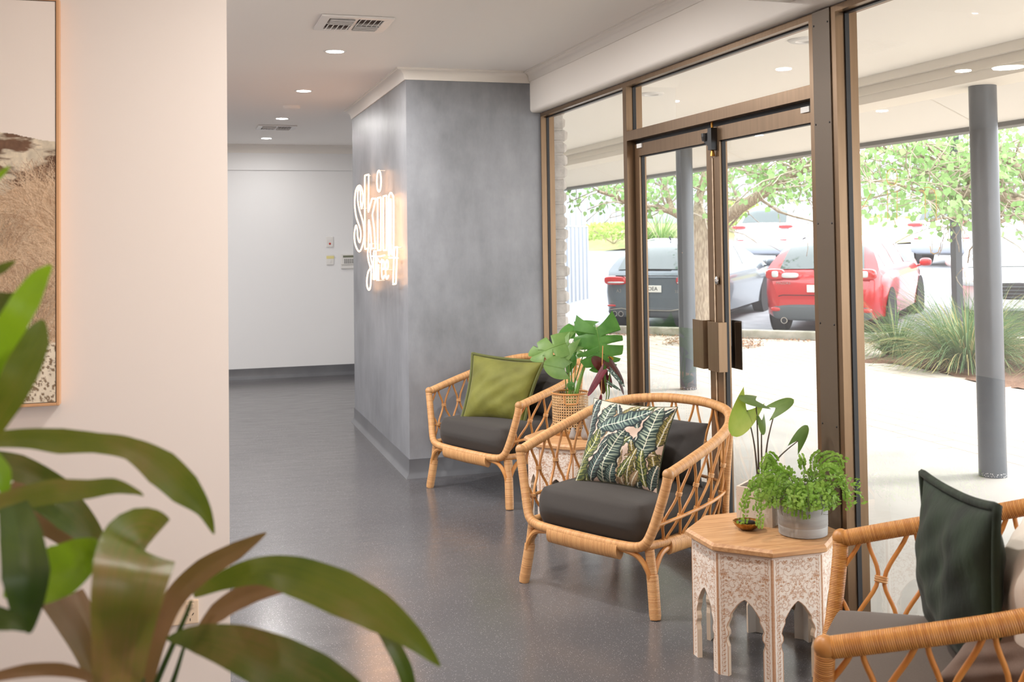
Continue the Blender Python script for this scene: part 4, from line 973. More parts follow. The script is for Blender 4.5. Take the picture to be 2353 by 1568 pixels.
def monstera_leaf(base, tip, nrm, w, m, cuts, fold=.2, curl=.1, stem=None, nm='leaf'):
    base, tip, nrm = V(base), V(tip), V(nrm).normalized(); ax = tip - base; L = ax.length; ax.normalize(); sd = ax.cross(nrm).normalized(); nn = sd.cross(ax).normalized(); mb = MB(); n, mm = 72, 9
    for sg in (-1, 1):
        P_ = []
        for i in range(n + 1):
            s = i / n; q = 1.0
            for k, (c, wd) in enumerate(cuts):
                cc = c + (.03 if sg > 0 else -.02) * (1 if k % 2 else -1); q *= 1 - .68 * math.exp(-((s - cc) / wd) ** 4)
            hw = w * (math.sin(PI * (.17 + .83 * s)) ** .62) * (1 - .18 * s) * q; row = []
            for j in range(mm + 1):
                v = j / mm; sw = -.42 * (1 - s) ** 3.2 * v ** 1.3 + .42 * v * s ** .8 * (1 - s) ** .35 * (1 if cuts else .3)
                row.append(base + ax * (L * (s + sw * .9)) + sd * (sg * hw * v * (1 - .12 * v * s)) + nn * (-fold * hw * v * v * .9 + fold * .5 * hw * v - curl * L * max(0, s + sw * .5) ** 2))
            P_.append(row)
        mb.grid(P_ if sg > 0 else [r[::-1] for r in P_])
    o = mb.build(nm, m, mo, smooth=180)
    MB().tube([base + (tip - base) * (t / 6) + nn * (.0012 - curl * L * (t / 6) ** 2) for t in range(7)], [.0016 - .0002 * t for t in range(7)], 5).build('midrib', m_stem, o, smooth=180)
    return o
cutsA = [(.22, .022), (.40, .024), (.58, .024), (.75, .02)]
leaves = [((1371, 753), (1385, 846), (-.28, -.93, .25), .150, m_mon, cutsA, .0, .15), ((1362, 752), (1299, 752), (-.25, -.6, .75), .075, m_mon, [(.5, .04)], .05, .35), ((1306, 787), (1229, 808), (-.2, -.85, .5), .08, m_mon2, [(.4, .025), (.62, .03)], -.02, .3), ((1308, 790), (1270, 845), (-.5, -.8, .2), .055, m_mon2, [(.45, .05)], -.03, .2),
          ((1297, 848), (1252, 838), (0, -1, .15), .068, m_mon2, [], -.06, .1), ((1318, 800), (1300, 850), (-.8, -.4, .2), .035, m_mon, [(.5, .04)], 0, .2), ((1312, 840), (1322, 818), (.2, -.9, .2), .030, m_mon, [], .04, .2), ((1316, 888), (1304, 884), (0, -1, 0), .024, m_mon, [], -.05, .1), ((1372, 765), (1362, 818), (.6, -.7, .2), .055, m_mon, [(.5, .03)], .06, .2), ((1325, 816), (1338, 809), (.2, -.6, .6), .03, m_mon2, [], .06, .3)]
stems = {0: (1338, 918), 1: (1334, 915), 2: (1328, 915), 3: (1322, 912), 4: (1330, 916), 5: (1326, 914), 6: (1330, 914), 7: (1318, 910), 8: (1340, 918), 9: (1326, 914)}
for i, (a, b, nrm, w, m, cuts, dy, curl) in enumerate(leaves):
    A_, B_ = mp(*a, dy - (.04 if i == 0 else 0)), mp(*b, dy - (.10 if i == 0 else .02)); monstera_leaf(A_, B_, nrm, w, m, cuts, .2, curl)
    base = V((.018 * math.cos(i * 2.1), .018 * math.sin(i * 2.1), 0)); mid = base.lerp(A_, .55) + V((0, 0, .015)); rr = .008 if i in (0, 2, 8) else .004
    MB().tube(cr([base, mid, A_], 8), [rr * (1 - .55 * q / 16) for q in range(17)], 8).build('stalk', m_stem, mo, smooth=180)
# pebble ornaments
for c, r, h, lab in (((1.968, 5.388), .022, .062, 'small grey teardrop stone ornament beside the cane basket'), ((2.03, 5.352), .030, .108, 'taller grey teardrop stone ornament beside the cane basket')):
    tag(MB().lathe([(0, 0), (r * .7, 0), (r, h * .16), (r * .98, h * .30), (r * .72, h * .55), (r * .5, h * .8), (r * .36, h * .95), (0, h)], 24).build('stone_ornament', mat('grey_ceramic', srgb(150, 144, 140), .6, col2=srgb(132, 126, 122), scale=30) if h < .1 else bpy.data.materials['grey_ceramic'], None, loc=(*c, .45), smooth=180), lab, 'ornament', 'grey teardrop ornaments')
# begonia
GC = V((2.125, 5.42, .45)); bg_ = thing('plant_pot', 'grey pot behind the middle armchair holding the begonia', 'plant pot', GC)
MB().lathe([(0, 0), (.05, 0), (.06, .11), (.055, .11), (.05, .095), (0, .095)], 32).build('pot_body', m_pot, bg_)
be = thing('begonia', 'begonia with drooping dark red leaves tied to a cane stake', 'plant', GC + V((0, 0, .096))); gb = GC + V((0, 0, .096)); GY = GC.y
m_red = leaf_mat('begonia_red', (98, 36, 28), (84, 46, 24), .35, .5, 18); m_red2 = leaf_mat('begonia_wine', (128, 42, 58), (96, 34, 46), .3, .45, 18); m_spot = mat('begonia_spotted', srgb(52, 78, 64), .35, col2=srgb(190, 200, 190), scale=90, lo=.56, hi=.6); m_yel = leaf_mat('begonia_yellow', (206, 170, 40), (190, 150, 60), .4)
def bp(x, y, dy=0): return pY(1340 + x / 12.06, 800 + y / 12.06, GY + dy) - gb
for a, b, nrm, w, m, dy in [((545, 520), (250, 260), (.1, -.95, .1), .045, m_red, .03), ((560, 610), (120, 1330), (-.5, -.8, .2), .026, m_red2, -.02), ((560, 640), (580, 1290), (.2, -.95, 0), .04, m_red, .02), ((720, 400), (1160, 1010), (.35, -.85, .3), .042, m_red, 0), ((760, 620), (1170, 1080), (-.3, -.8, .5), .016, m_spot, -.03), ((700, 960), (1080, 1180), (-.1, -.6, .8), .016, m_spot, -.03), ((1000, 880), (1150, 1300), (.6, -.7, .1), .022, m_red, .01), ((760, 300), (800, 250), (0, -1, .1), .022, m_yel, .02), ((700, 760), (800, 1110), (.3, -.9, 0), .022, m_red2, .02), ((480, 1450), (500, 1290), (0, -1, 0), .012, m_red2, -.03)]:
    heart_leaf(bp(*a, dy), bp(*b, dy - .01), nrm, w, .3, .06, .22).build('leaf', m, be, smooth=180)
for q in ([(640, 1400), (640, 1000), (600, 700), (600, 380)], [(700, 1390), (720, 1000), (740, 700), (690, 420)], [(640, 1400), (600, 950), (560, 640), (500, 520)], [(700, 1390), (700, 960), (760, 640)]):
    MB().tube(cr([V((0, 0, 0))] + [bp(*p) for p in q], 6), .0026, 6).build('stem', m_stem, be, smooth=180)
MB().tube([V((.01, 0, -.03)), bp(545, -60)], .0028, 6).build('stake', m_rod, be, label='thin cane stake')

# ------------------------------------------------------------ foreground cane plant
def strapmat(name, cols, tr, sc):
    t = NT(name); v = t.coord('Object'); n = t.math('ADD', t.math('MULTIPLY', t.noise(v, sc, 4, .6), .75), t.math('MULTIPLY', t.noise(t.coord('UV', (14, .5, 1)), 3, 2), .25))
    c = t.ramp(n, [(p, srgb(*q)) for p, q in zip((.34, .5, .62, .70), cols)]); t.link(c, t.p.inputs['Base Color']); t.set(Roughness=.42)
    tl = t.new('ShaderNodeBsdfTranslucent'); mx = t.new('ShaderNodeMixShader'); mx.inputs[0].default_value = tr; t.link(c, tl.inputs[0]); t.link(t.p.outputs[0], mx.inputs[1]); t.link(tl.outputs[0], mx.inputs[2]); t.link(mx.outputs[0], t.out.inputs[0]); return t.m
m_strap = strapmat('strap_leaf', ((66, 92, 18), (104, 116, 34), (134, 116, 62), (150, 118, 78)), .4, 5)
m_strapd = strapmat('strap_leaf_dark', ((48, 74, 16), (74, 94, 24), (104, 100, 46), (122, 100, 60)), .35, 6)
m_strapb = mat('strap_leaf_bright', srgb(134, 172, 34), .42, col2=srgb(106, 150, 26), scale=6, trans=.5)
m_strapn = mat('strap_leaf_brown', srgb(138, 104, 72), .5, col2=srgb(112, 92, 44), scale=7, trans=.3)
FP = thing('dracaena_plant', 'large broad leaved cane plant cut off by the lower left corner', 'plant', (-.33, 1.15, 0))
fo = V((-.33, 1.15, 0))
def strap(pts, m, tilt=.5, fold=.18):
    C_ = cr([pY(x, y, Y) for x, y, w, Y in pts], 12); k = [w for _, _, w, _ in pts]; n = len(C_); P_ = []
    for i, c in enumerate(C_):
        u = i / (n - 1) * (len(k) - 1); a = int(min(u, len(k) - 2)); wpx = k[a] + (k[a + 1] - k[a]) * (u - a)
        dep = (RC @ (c - CAM)).z; hw = wpx / FPX * dep / 2
        tn = (C_[min(n - 1, i + 1)] - C_[max(0, i - 1)]).normalized(); vw = (c - CAM).normalized(); sd = tn.cross(vw).normalized(); tw = vw * (tilt * math.sin(1.3 + i / n * 2.2))
        row = []
        for j in range(9):
            v = j / 4 - 1; wv = .05 * math.sin(i * .3 + v * 2) * abs(v)
            row.append(c + (sd + tw) * (hw * v) - vw * (hw * (fold * abs(v) + wv)) - fo)
        P_.append(row)
    MB().grid(P_).build('leaf', m, FP, smooth=180)
Y0 = 1.22
L_ = [([(-60, 1020, 40, 1.2), (0, 1010, 38, 1.2), (70, 1008, 46, 1.2), (140, 1014, 58, 1.2), (220, 1018, 46, 1.2), (300, 1032, 50, 1.2), (370, 1075, 80, 1.2), (425, 1125, 72, 1.2), (468, 1172, 34, 1.2), (492, 1228, 3, 1.2)], m_strap),
      ([(-40, 1165, 40, 1.15), (40, 1148, 52, 1.15), (120, 1130, 56, 1.15), (200, 1125, 44, 1.15), (260, 1118, 36, 1.15), (310, 1130, 14, 1.15), (330, 1140, 2, 1.15)], m_strap),
      ([(-20, 1060, 50, 1.3), (40, 1075, 60, 1.3), (100, 1100, 50, 1.3), (170, 1140, 40, 1.3)], m_strapd),
      ([(20, 1120, 60, 1.35), (90, 1170, 90, 1.35), (160, 1215, 80, 1.35), (230, 1262, 40, 1.35)], m_strapn), ([(90, 1140, 60, 1.32), (160, 1180, 80, 1.32), (215, 1240, 50, 1.32), (240, 1300, 20, 1.32)], m_strapd),
      ([(335, 1262, 150, 1.22), (322, 1258, 176, 1.14), (308, 1300, 176, 1.06), (292, 1380, 158, 1.04), (280, 1470, 132, 1.06), (268, 1590, 100, 1.10)], m_strap),
      ([(335, 1590, 24, 1.3), (366, 1460, 40, 1.3), (404, 1372, 50, 1.3), (468, 1310, 52, 1.3), (545, 1265, 40, 1.3), (612, 1225, 3, 1.3)], m_strapn),
      ([(445, 1370, 10, 1.22), (520, 1332, 46, 1.2), (600, 1312, 62, 1.18), (680, 1325, 88, 1.16), (780, 1362, 100, 1.14), (870, 1408, 86, 1.12), (950, 1468, 50, 1.1), (1012, 1532, 3, 1.1)], m_strap),
      ([(446, 1462, 6, 1.28), (500, 1408, 44, 1.28), (560, 1370, 50, 1.28), (640, 1350, 30, 1.26), (700, 1350, 6, 1.26)], m_strapn),
      ([(382, 1468, 4, 1.2), (450, 1468, 60, 1.16), (540, 1488, 100, 1.12), (630, 1525, 124, 1.08), (720, 1570, 130, 1.05), (800, 1620, 110, 1.03)], m_strapd),
      ([(860, 1432, 10, 1.14), (900, 1480, 34, 1.13), (930, 1540, 36, 1.13), (945, 1600, 30, 1.13)], m_strapd),
      ([(118, 610, 6, 1.05), (90, 640, 42, 1.05), (60, 690, 62, 1.05), (25, 750, 66, 1.05), (-20, 830, 60, 1.08), (-60, 950, 50, 1.1)], m_strapb),
      ([(98, 735, 8, 1.1), (80, 780, 66, 1.1), (50, 840, 86, 1.1), (10, 910, 90, 1.1), (-50, 1000, 80, 1.12)], m_strap),
      ([(30, 1160, 60, 1.1), (48, 1230, 90, 1.08), (60, 1320, 104, 1.06), (62, 1400, 70, 1.06), (68, 1456, 8, 1.06)], m_strapd),
      ([(10, 1340, 60, 1.12), (80, 1335, 110, 1.12), (140, 1310, 120, 1.12), (190, 1280, 90, 1.12), (230, 1262, 50, 1.14)], m_strapb),
      ([(120, 1370, 60, 1.3), (165, 1440, 56, 1.3), (200, 1510, 44, 1.3), (235, 1600, 36, 1.3)], m_strapn), ([(175, 1360, 30, 1.32), (205, 1440, 50, 1.32), (222, 1500, 40, 1.32)], m_strapn),
      ([(-20, 1558, 20, 1.15), (60, 1542, 30, 1.15), (140, 1540, 30, 1.15), (200, 1556, 20, 1.15), (235, 1585, 6, 1.15)], m_strapn),
      ([(-30, 425, 12, 1.1), (0, 402, 16, 1.1), (22, 382, 3, 1.1)], m_strapb), ([(-30, 640, 16, 1.15), (8, 615, 22, 1.15), (36, 600, 3, 1.15)], m_strap), ([(-30, 690, 50, 1.2), (10, 700, 60, 1.2), (60, 680, 20, 1.2)], m_strapd),
      ([(-30, 1060, 60, 1.05), (0, 1090, 50, 1.05), (12, 1130, 20, 1.05)], m_strapb), ([(-20, 1420, 60, 1.05), (30, 1430, 40, 1.05), (60, 1450, 6, 1.05)], m_strapd)]
for pts, m in L_: strap(pts, m)
for q in ([(330, 1640), (372, 1540), (425, 1420), (440, 1380)], [(370, 1640), (400, 1560), (425, 1480)], [(250, 1640), (275, 1560)], [(318, 1640), (330, 1560)]):
    MB().tube(cr([pY(x, y, 1.27) - fo for x, y in q], 6), [.0042 * (1 - .6 * k / (6 * (len(q) - 1))) for k in range(6 * (len(q) - 1) + 1)], 8).build('leaf_stalk', m_strapd, FP, smooth=180)
MB().tube([(0, 0, .22), (.01, .01, .5), (0, .0, .78)], .035, 14).build('cane', mat('cane_bark', srgb(150, 128, 96), .8, col2=srgb(110, 92, 68), scale=20), FP, smooth=180)
fpt = thing('plant_pot', 'white floor pot of the cane plant below the picture edge', 'plant pot', (-.33, 1.15, 0))
MB().lathe([(0, 0), (.13, 0), (.17, .28), (.16, .28), (.15, .24), (0, .24)], 40).build('pot_body', m_plastic, fpt)
# ------------------------------------------------------------ outside: ground, verandah
AX = V((.725, .689, 0)).normalized(); KX = V((.689, -.725, 0)).normalized()      # away from the kerb / along the kerb
KO = V((7.95, 14.85, 0))                                                          # a point on the kerb
def gz(x, y): return .056 * max(0, (x - 7.5) * .725 + (y - 15.2) * .69 - 1.0)
def G(s, k, z=0): p = KO + AX * s + KX * k; return V((p.x, p.y, z + gz(p.x, p.y)))
m_conc = mat('path_concrete', srgb(180, 176, 169), .75, col2=srgb(162, 158, 151), scale=1.3, bump=.05, bscale=60, bdist=.002)
def pavers():
    t = NT('pavers'); v = t.coord('Object', (1, 1, 1), (0, 0, PI / 2)); b = t.new('ShaderNodeTexBrick'); t.link(v, b.inputs[0])
    for k, x in (('Scale', 1.0), ('Brick Width', .23), ('Row Height', .23 / 1.0), ('Mortar Size', .008), ('Mortar Smooth', .1)): b.inputs[k].default_value = x
    b.inputs['Brick Width'].default_value = .46; b.inputs['Row Height'].default_value = .20
    b.inputs['Color1'].default_value = srgb(200, 187, 172); b.inputs['Color2'].default_value = srgb(190, 176, 161); b.inputs['Mortar'].default_value = srgb(120, 108, 96)
    c = t.mix(t.math('MULTIPLY', t.noise(v, 2.5, 4), .3), b.outputs[0], srgb(196, 188, 178)); t.link(c, t.p.inputs['Base Color']); t.set(Roughness=.8); t.bump(b.outputs['Fac'], -.2, .004); return t.m
m_asph = mat('car_park_asphalt', srgb(156, 158, 163), .85, col2=srgb(140, 142, 148), scale=4, bump=.1, bscale=120, bdist=.003)
m_mulch = mat('bark_mulch', srgb(146, 112, 90), .95, col2=srgb(104, 76, 60), scale=70, bump=.6, bscale=90, bdist=.02)
m_kerb = mat('kerb_concrete', srgb(186, 180, 168), .8, col2=srgb(150, 146, 130), scale=6)
m_soff = mat('soffit_paint', srgb(250, 246, 240), .6); m_beam = mat('beam_paint', srgb(242, 236, 226), .6)
struct('concrete_path', B(2.39, -6, -.12, 5.07, 40, -.003), m_conc, smooth=0)
# paving between the path and the kerb
kp = [G(-.25, k) for k in (-26, 40)]
mb = MB().prism([(5.07, -6), (kp[1].x, -14), (kp[1].x, kp[1].y), (kp[0].x, kp[0].y), (5.07, 40)], -.12, -.004); struct('paving', mb, pavers(), smooth=0)
cp = MB(); c4 = [G(0, -40), G(0, 60), G(60, 60), G(60, -40)]
n_ = 60; rows = [[G(60 * i / n_, -40 + 100 * j / 10, .01) for j in range(11)] for i in range(n_ + 1)]; cp.grid(rows); struct('car_park', cp, m_asph, smooth=0)
kb = MB(); kb.obox(KO + AX * -.12 + KX * 6 + V((0, 0, .02)), AX, KX, V((0, 0, 1)), .075, 32, .10); struct('kerb_strip', kb, m_kerb, smooth=0, bevel=.02)
# parking bay lines
ln = MB()
for k in (-1.05, 1.62, 4.3): 
    pts = [G(s, k + w, .016) for s in (.3, 5.2) for w in (0, .1)]; ln.add(pts, [(0, 1, 3, 2)])
o = ln.build('bay_line', mat('road_paint', srgb(236, 236, 236), .6), None, smooth=0); o['kind'] = ST
# mulch bed and leaf litter
bed = MB(); edge = [(7.80, 11.25), (7.93, 10.84), (7.93, 10.28), (7.86, 9.79), (7.70, 9.17), (7.70, 8.8), (7.75, 8.5), (7.85, 7.5), (8.1, 6.0)]
far_ = [G(-.2, k) for k in (3.2, 7, 11, 14)]
ctr = V((10.2, 9.8, .12)); ring = [V((x, y, 0)) for x, y in edge] + [V((p.x, p.y, 0)) for p in far_[::-1]]
ring = cr(ring, 4, True); N_ = len(ring); rows = [[p.lerp(V((ctr.x, ctr.y, 0)), u) + V((0, 0, .13 * math.sin(u * PI / 2) + .012 * math.sin(i * 1.7 + u * 9))) for i, p in enumerate(ring)] for u in (0, .05, .12, .25, .45, .7, .98)]
bed.grid([r + [r[0]] for r in rows]); o = bed.build('mulch_bed', m_mulch, None); o['kind'] = ST
def litter(name, c, ux, hx, hy, n, lab, seed, h=.03):
    rs = random.Random(seed); mb = MB(); uy = V((-ux.y, ux.x, 0))
    for i in range(n):
        a, b = rs.gauss(0, .4), rs.uniform(-1, 1)
        p = c + ux * (hy * b) + uy * (hx * max(-1, min(1, a))); p.z = rs.uniform(.002, h) * (1 - abs(a) * .5)
        q = rs.uniform(.012, .03); d = V((rs.gauss(0, 1), rs.gauss(0, 1), rs.gauss(0, .3))).normalized(); e = d.cross(V((rs.gauss(0, .3), rs.gauss(0, .3), 1))).normalized()
        mb.add([p - d * q, p + e * q * .4, p + d * q, p - e * q * .4], [(0, 1, 2, 3)])
    return tag(mb.build(name, mat(name + '_mat', srgb(176, 132, 98), .9, col2=srgb(120, 86, 62), scale=14), None, smooth=0), lab, 'leaf litter', kind='stuff')
litter('leaf_litter', KO + AX * -.42 + KX * .4, KX, .22, 4.2, 1500, 'brown fallen leaves lying along the front of the kerb', 3)
litter('bark_chips', V((2.62, 3.02, 0)), V((0, 1, 0)), .13, .42, 1400, 'bark chips heaped outside the right window behind the orange chair', 5, .09)
litter('trunk_litter', V((7.15, 13.75, 0)), KX, .45, .7, 1100, 'brown leaf litter round the foot of the trunk behind the far column', 6, .08)
# verandah ceiling, beam, raked eave
struct('soffit', B(2.40, -6, 2.61, 4.64, 36, 2.70), m_soff, smooth=0)
struct('trim_10', B(2.40, -6, 2.36, 2.46, 3.0, 2.70), m_soff, smooth=0)
bm_ = MB(); bm_.box(4.62, -6, 2.43, 4.92, 36, 2.72); bm_.box(4.57, -6, 2.555, 4.62, 36, 2.61); bm_.box(4.605, -6, 2.49, 4.62, 36, 2.498); struct('verandah_beam', bm_, m_beam, smooth=0)
ev = MB(); ev.add([(x, y, z) for y in (-6, 36) for x, z in ((4.92, 2.47), (5.40, 2.265), (5.40, 2.30), (4.92, 2.72))], [(0, 4, 5, 1), (1, 5, 6, 2), (2, 6, 7, 3), (0, 1, 2, 3), (7, 6, 5, 4)]); struct('eave_lining', ev, m_soff, smooth=0)
jn = MB()
for y in (3.0, 6.3, 9.6, 12.9, 16.2): jn.add([(4.93, y, 2.4645), (5.39, y, 2.268), (5.39, y + .012, 2.268), (4.93, y + .012, 2.4645)], [(0, 1, 2, 3)])
struct('trim_11', jn, m_beam, smooth=0)
gt = MB(); gt.box(5.39, -6, 2.235, 5.53, 36, 2.33); struct('gutter', gt, mat('gutter_grey', srgb(120, 120, 118), .5), smooth=0, bevel=.01)
def roof(): 
    r = MB(); r.add([(2.0, -6, 3.6), (5.56, -6, 2.34), (5.56, 36, 2.34), (2.0, 36, 3.6)], [(0, 1, 2, 3)]); return r
struct('roof', roof(), mat('roof_sheet', srgb(150, 150, 150), .6), smooth=0)
for (x, y), lab in zip(((4.815, 5.60), (4.818, 9.83), (4.818, 14.05)), ('round grey steel column nearest, at the right of the verandah', 'round grey steel column seen through the left door leaf', 'round grey steel column farther along the verandah')):
    t = thing('verandah_column', lab, 'column', (x, y, 0), group='round grey verandah columns')
    if y > 13: bpy.data.objects.remove(t); continue
    c_ = MB().lathe([(.083, -.002), (.083, 2.43)], 40).build('column_shaft', m_colgrey, t, smooth=60)
    sc_ = MB(); rs = random.Random(int(y))
    for i in range(34):
        a = rs.uniform(PI * 1.0, PI * 1.75); z = rs.uniform(0, .022); r = .0836; da = rs.uniform(.02, .07)
        sc_.add([(r * math.cos(a), r * math.sin(a), z), (r * math.cos(a + da), r * math.sin(a + da), z + rs.uniform(-.004, .004)), (r * math.cos(a + da), r * math.sin(a + da), z + .006), (r * math.cos(a), r * math.sin(a), z + .005)], [(0, 1, 2, 3)])
    sc_.build('paint_chips', m_white_metal, c_, smooth=0, label='white chipped paint at the foot')
for q, lab in (((1497, 215), 'round white ring in the soffit above the left door leaf'), ((1850, 91), 'round white ring in the soffit beside the bronze post')):
    p = pz(*q, 2.61); tag(MB().lathe([(0, -.002), (.05, -.003), (.055, -.012), (.085, -.012), (.095, -.004), (.095, 0)], 32, (p.x, p.y, 2.61)).build('soffit_ring', m_white_metal), lab, 'vent', 'white rings in the soffit')  # plain white rings set on the soffit
# painted brick pier beyond the glass
m_brick = mat('white_painted_brick', srgb(206, 200, 194), .8, col2=srgb(188, 182, 176), scale=20, bump=.5, bscale=30, bdist=.01)
pr = MB(); rs = random.Random(2)
for i in range(33):
    z0 = i * .0835; y0 = 6.87
    for j in range(3):
        a, b = y0 + j * .24 - (.12 if i % 2 else 0), y0 + j * .24 + .23 - (.12 if i % 2 else 0); a = max(a, 6.86)
        if b - a < .03: continue
        e = rs.uniform(.085, .115); z1 = z0 + .074; n0 = len(pr.v)
        vs_ = []
        for x, iy, iz in ((2.39, 0, 0), (2.40 + e * .72, 0, 0), (2.40 + e, .022, .014)):
            for (yy, zz) in ((a + iy, z0 + iz), (b - iy, z0 + iz), (b - iy, z1 - iz), (a + iy, z1 - iz)): vs_.append((x + rs.uniform(-.003, .003), yy + rs.uniform(-.003, .003), zz + rs.uniform(-.003, .003)))
        pr.add(vs_, [(8, 9, 10, 11), (3, 2, 1, 0)] + [(r_ * 4 + k, r_ * 4 + (k + 1) % 4, r_ * 4 + 4 + (k + 1) % 4, r_ * 4 + 4 + k) for r_ in (0, 1) for k in range(4)])
    pr.box(2.38, 6.86, z0 + .068, 2.47, 7.5, z0 + .087)
struct('wall_exterior', pr, m_brick, smooth=0, bevel=.008)
struct('wall_outer', B(2.39, 7.5, 0, 2.45, 30, 2.7), m_brick, smooth=0)
# corrugated white gate by the driveway
ga, gbv = V((6.55, 20.25, 0)), V((8.33, 21.72, 0)); d_ = (gbv - ga).normalized(); nn_ = V((d_.y, -d_.x, 0)); L_g = (gbv - ga).length
gt_ = thing('sheet_gate', 'white ribbed metal gate beside the driveway at left', 'gate', (ga.x, ga.y, gz(ga.x, ga.y)))
rows = []
for z in (.06, 1.66):
    r = []
    n2 = 14
    for i in range(n2):
        for f_, o_ in ((0, 0), (.55, 0), (.65, .03), (.9, .03)): r.append(d_ * (L_g * (i + f_) / n2) + nn_ * o_ + V((0, 0, z)))
    rows.append(r)
m_sheet = mat('white_sheet_metal', srgb(168, 172, 180), .5)
MB().grid(rows).build('ribbed_sheet', m_sheet, gt_, smooth=0)
fr_ = MB(); fr_.tube([V((0, 0, .04)), d_ * L_g + V((0, 0, .04)), d_ * L_g + V((0, 0, 1.68)), V((0, 0, 1.68))], .02, 6, closed=True); fr_.build('gate_frame', m_sheet, gt_)
hg = MB(); hp = d_ * .62 + nn_ * .05
for z, hh_ in ((.62, .16), (.98, .05)): hg.obox(hp + V((0, 0, z)), d_, nn_, V((0, 0, 1)), .03, .02, hh_)
hg.build('latch', mat('latch_grey', srgb(110, 120, 132), .4), gt_, smooth=0)
# dark square post by the white car
t_ = tag(MB().box(-.055, -.055, 0, .055, .055, 3.6).build('square_post', m_postdark, None, smooth=0, loc=(10.17, 12.42, 0), bevel=.008), 'dark square steel post standing behind the big grass clump', 'post')
# far bank, fence
fa, fb_ = V((14.5, 37, 0)), V((23, 31.2, 0)); fd = (fb_ - fa).normalized(); fnn = V((-fd.y, fd.x, 0)); fnn = fnn if fnn.y > 0 else -fnn
m_bank = mat('grassy_bank', srgb(150, 160, 110), .95, col2=srgb(176, 160, 124), scale=1.6, bump=.4, bscale=6, bdist=.1)
bk = MB(); rows = []
for o_, z in ((-.1, 0), (.6, .25), (1.6, .55), (2.6, .85), (7.0, 1.15)):
    rows.append([fa + fd * k + fnn * o_ + V((0, 0, gz(*(fa + fd * k).xy) + z + .08 * math.sin(k * 1.3 + o_ * 3))) for k in range(-26, 46, 1)])
bk.grid(rows); o = bk.build('bank', m_bank, None); o['kind'] = ST
fk = thing('back_fence', 'long white ribbed fence behind the far bank', 'fence', fa + fnn * 6.2)
r2 = []
for z in (1.8, 4.4):
    r = []
    for k in range(-104, 184):
        for f_, o_ in ((0, 0), (.5, 0), (.6, .05), (.9, .05)): r.append(fd * ((k + f_) * .25) - fnn * o_ + V((0, 0, z)))
    r2.append(r)
MB().grid(r2).build('fence_sheets', m_sheet, fk, smooth=0)

# ------------------------------------------------------------ grasses and shrubs
m_gr = [mat('tussock_leaf_' + 'abc'[i], srgb(*c), .5, trans=.3) for i, c in enumerate(((92, 124, 78), (120, 146, 92), (182, 170, 116)))]
def tussock(name, lab, p, n, L, spread, seed, cat='grass clump', w=.008, grp='strappy grass clumps in the mulch bed', mats=None, split=(.55, .85)):
    rs = random.Random(seed); mats = mats or m_gr; t = thing(name, lab, cat, p, group=grp); mbs = [MB(), MB(), MB()]
    for i in range(n):
        a = rs.uniform(0, 2 * PI); d = V((math.cos(a), math.sin(a), 0)); el = rs.uniform(.55, 1.5); l = L * rs.uniform(.6, 1.1); r0 = rs.uniform(0, spread)
        q = d * r0; P_ = []; ang = el; dr = rs.uniform(.10, .36) * (1.6 - el * .7)
        for k in range(9):
            P_.append(q.copy()); q = q + (d * math.cos(ang) + V((0, 0, 1)) * math.sin(ang)) * (l / 8); ang -= dr
            if q.z < .0: q.z = .005
        sd = d.cross(V((0, 0, 1))).normalized(); u = rs.random(); m = 0 if u < split[0] else (1 if u < split[1] else 2)
        if el < .8 and rs.random() < .35: m = 2
        mbs[m].grid([[c - sd * (w * (1 - k / 9)), c + V((0, 0, -.002)), c + sd * (w * (1 - k / 9))] for k, c in enumerate(P_)])
    for m, nm_ in zip(range(3), ('green_blades', 'light_blades', 'dry_blades')):
        if mbs[m].v: mbs[m].build(nm_, mats[m], t, smooth=180)
    return t
tussock('grass_clump', 'smaller strappy grass clump at the left end of the mulch bed', (8.45, 11.45, .03), 460, .80, .16, 1)
tussock('grass_clump', 'biggest strappy grass clump left of the nearest grey column', (8.35, 10.05, .04), 1150, 1.08, .32, 2)
tussock('grass_clump', 'strappy grass clump right of the nearest grey column', (8.95, 8.75, .05), 950, 1.0, .28, 3)
tussock('grass_clump', 'strappy grass clump half hidden behind the biggest clump', (9.1, 10.6, .06), 300, .95, .2, 4)
mg2 = [mat('bank_leaf_' + 'abc'[i], srgb(*c), .5, trans=.3) for i, c in enumerate(((104, 140, 70), (150, 176, 104), (190, 190, 140)))]
def bankp(k, o_, z): p = fa + fd * k + fnn * o_; return V((p.x, p.y, gz(p.x, p.y) + z))
def far(x, y, depth):
    d = ray(x, y); return CAM + d * (depth / FPX)
i = 10
for (x, y, L, n), lab in zip(((1520, 572, 1.9, 340), (2330, 590, 1.8, 340)), ('spiky green flax bush on the bank seen through the left door leaf', 'spiky green flax bush on the bank at the right edge')):
    p = far(x, y, 39); p.z = min(p.z, 1.9); tussock('flax_bush', lab, p, n, L, .35, i, 'bush', .022, 'spiky bushes on the far bank', mg2); i += 1
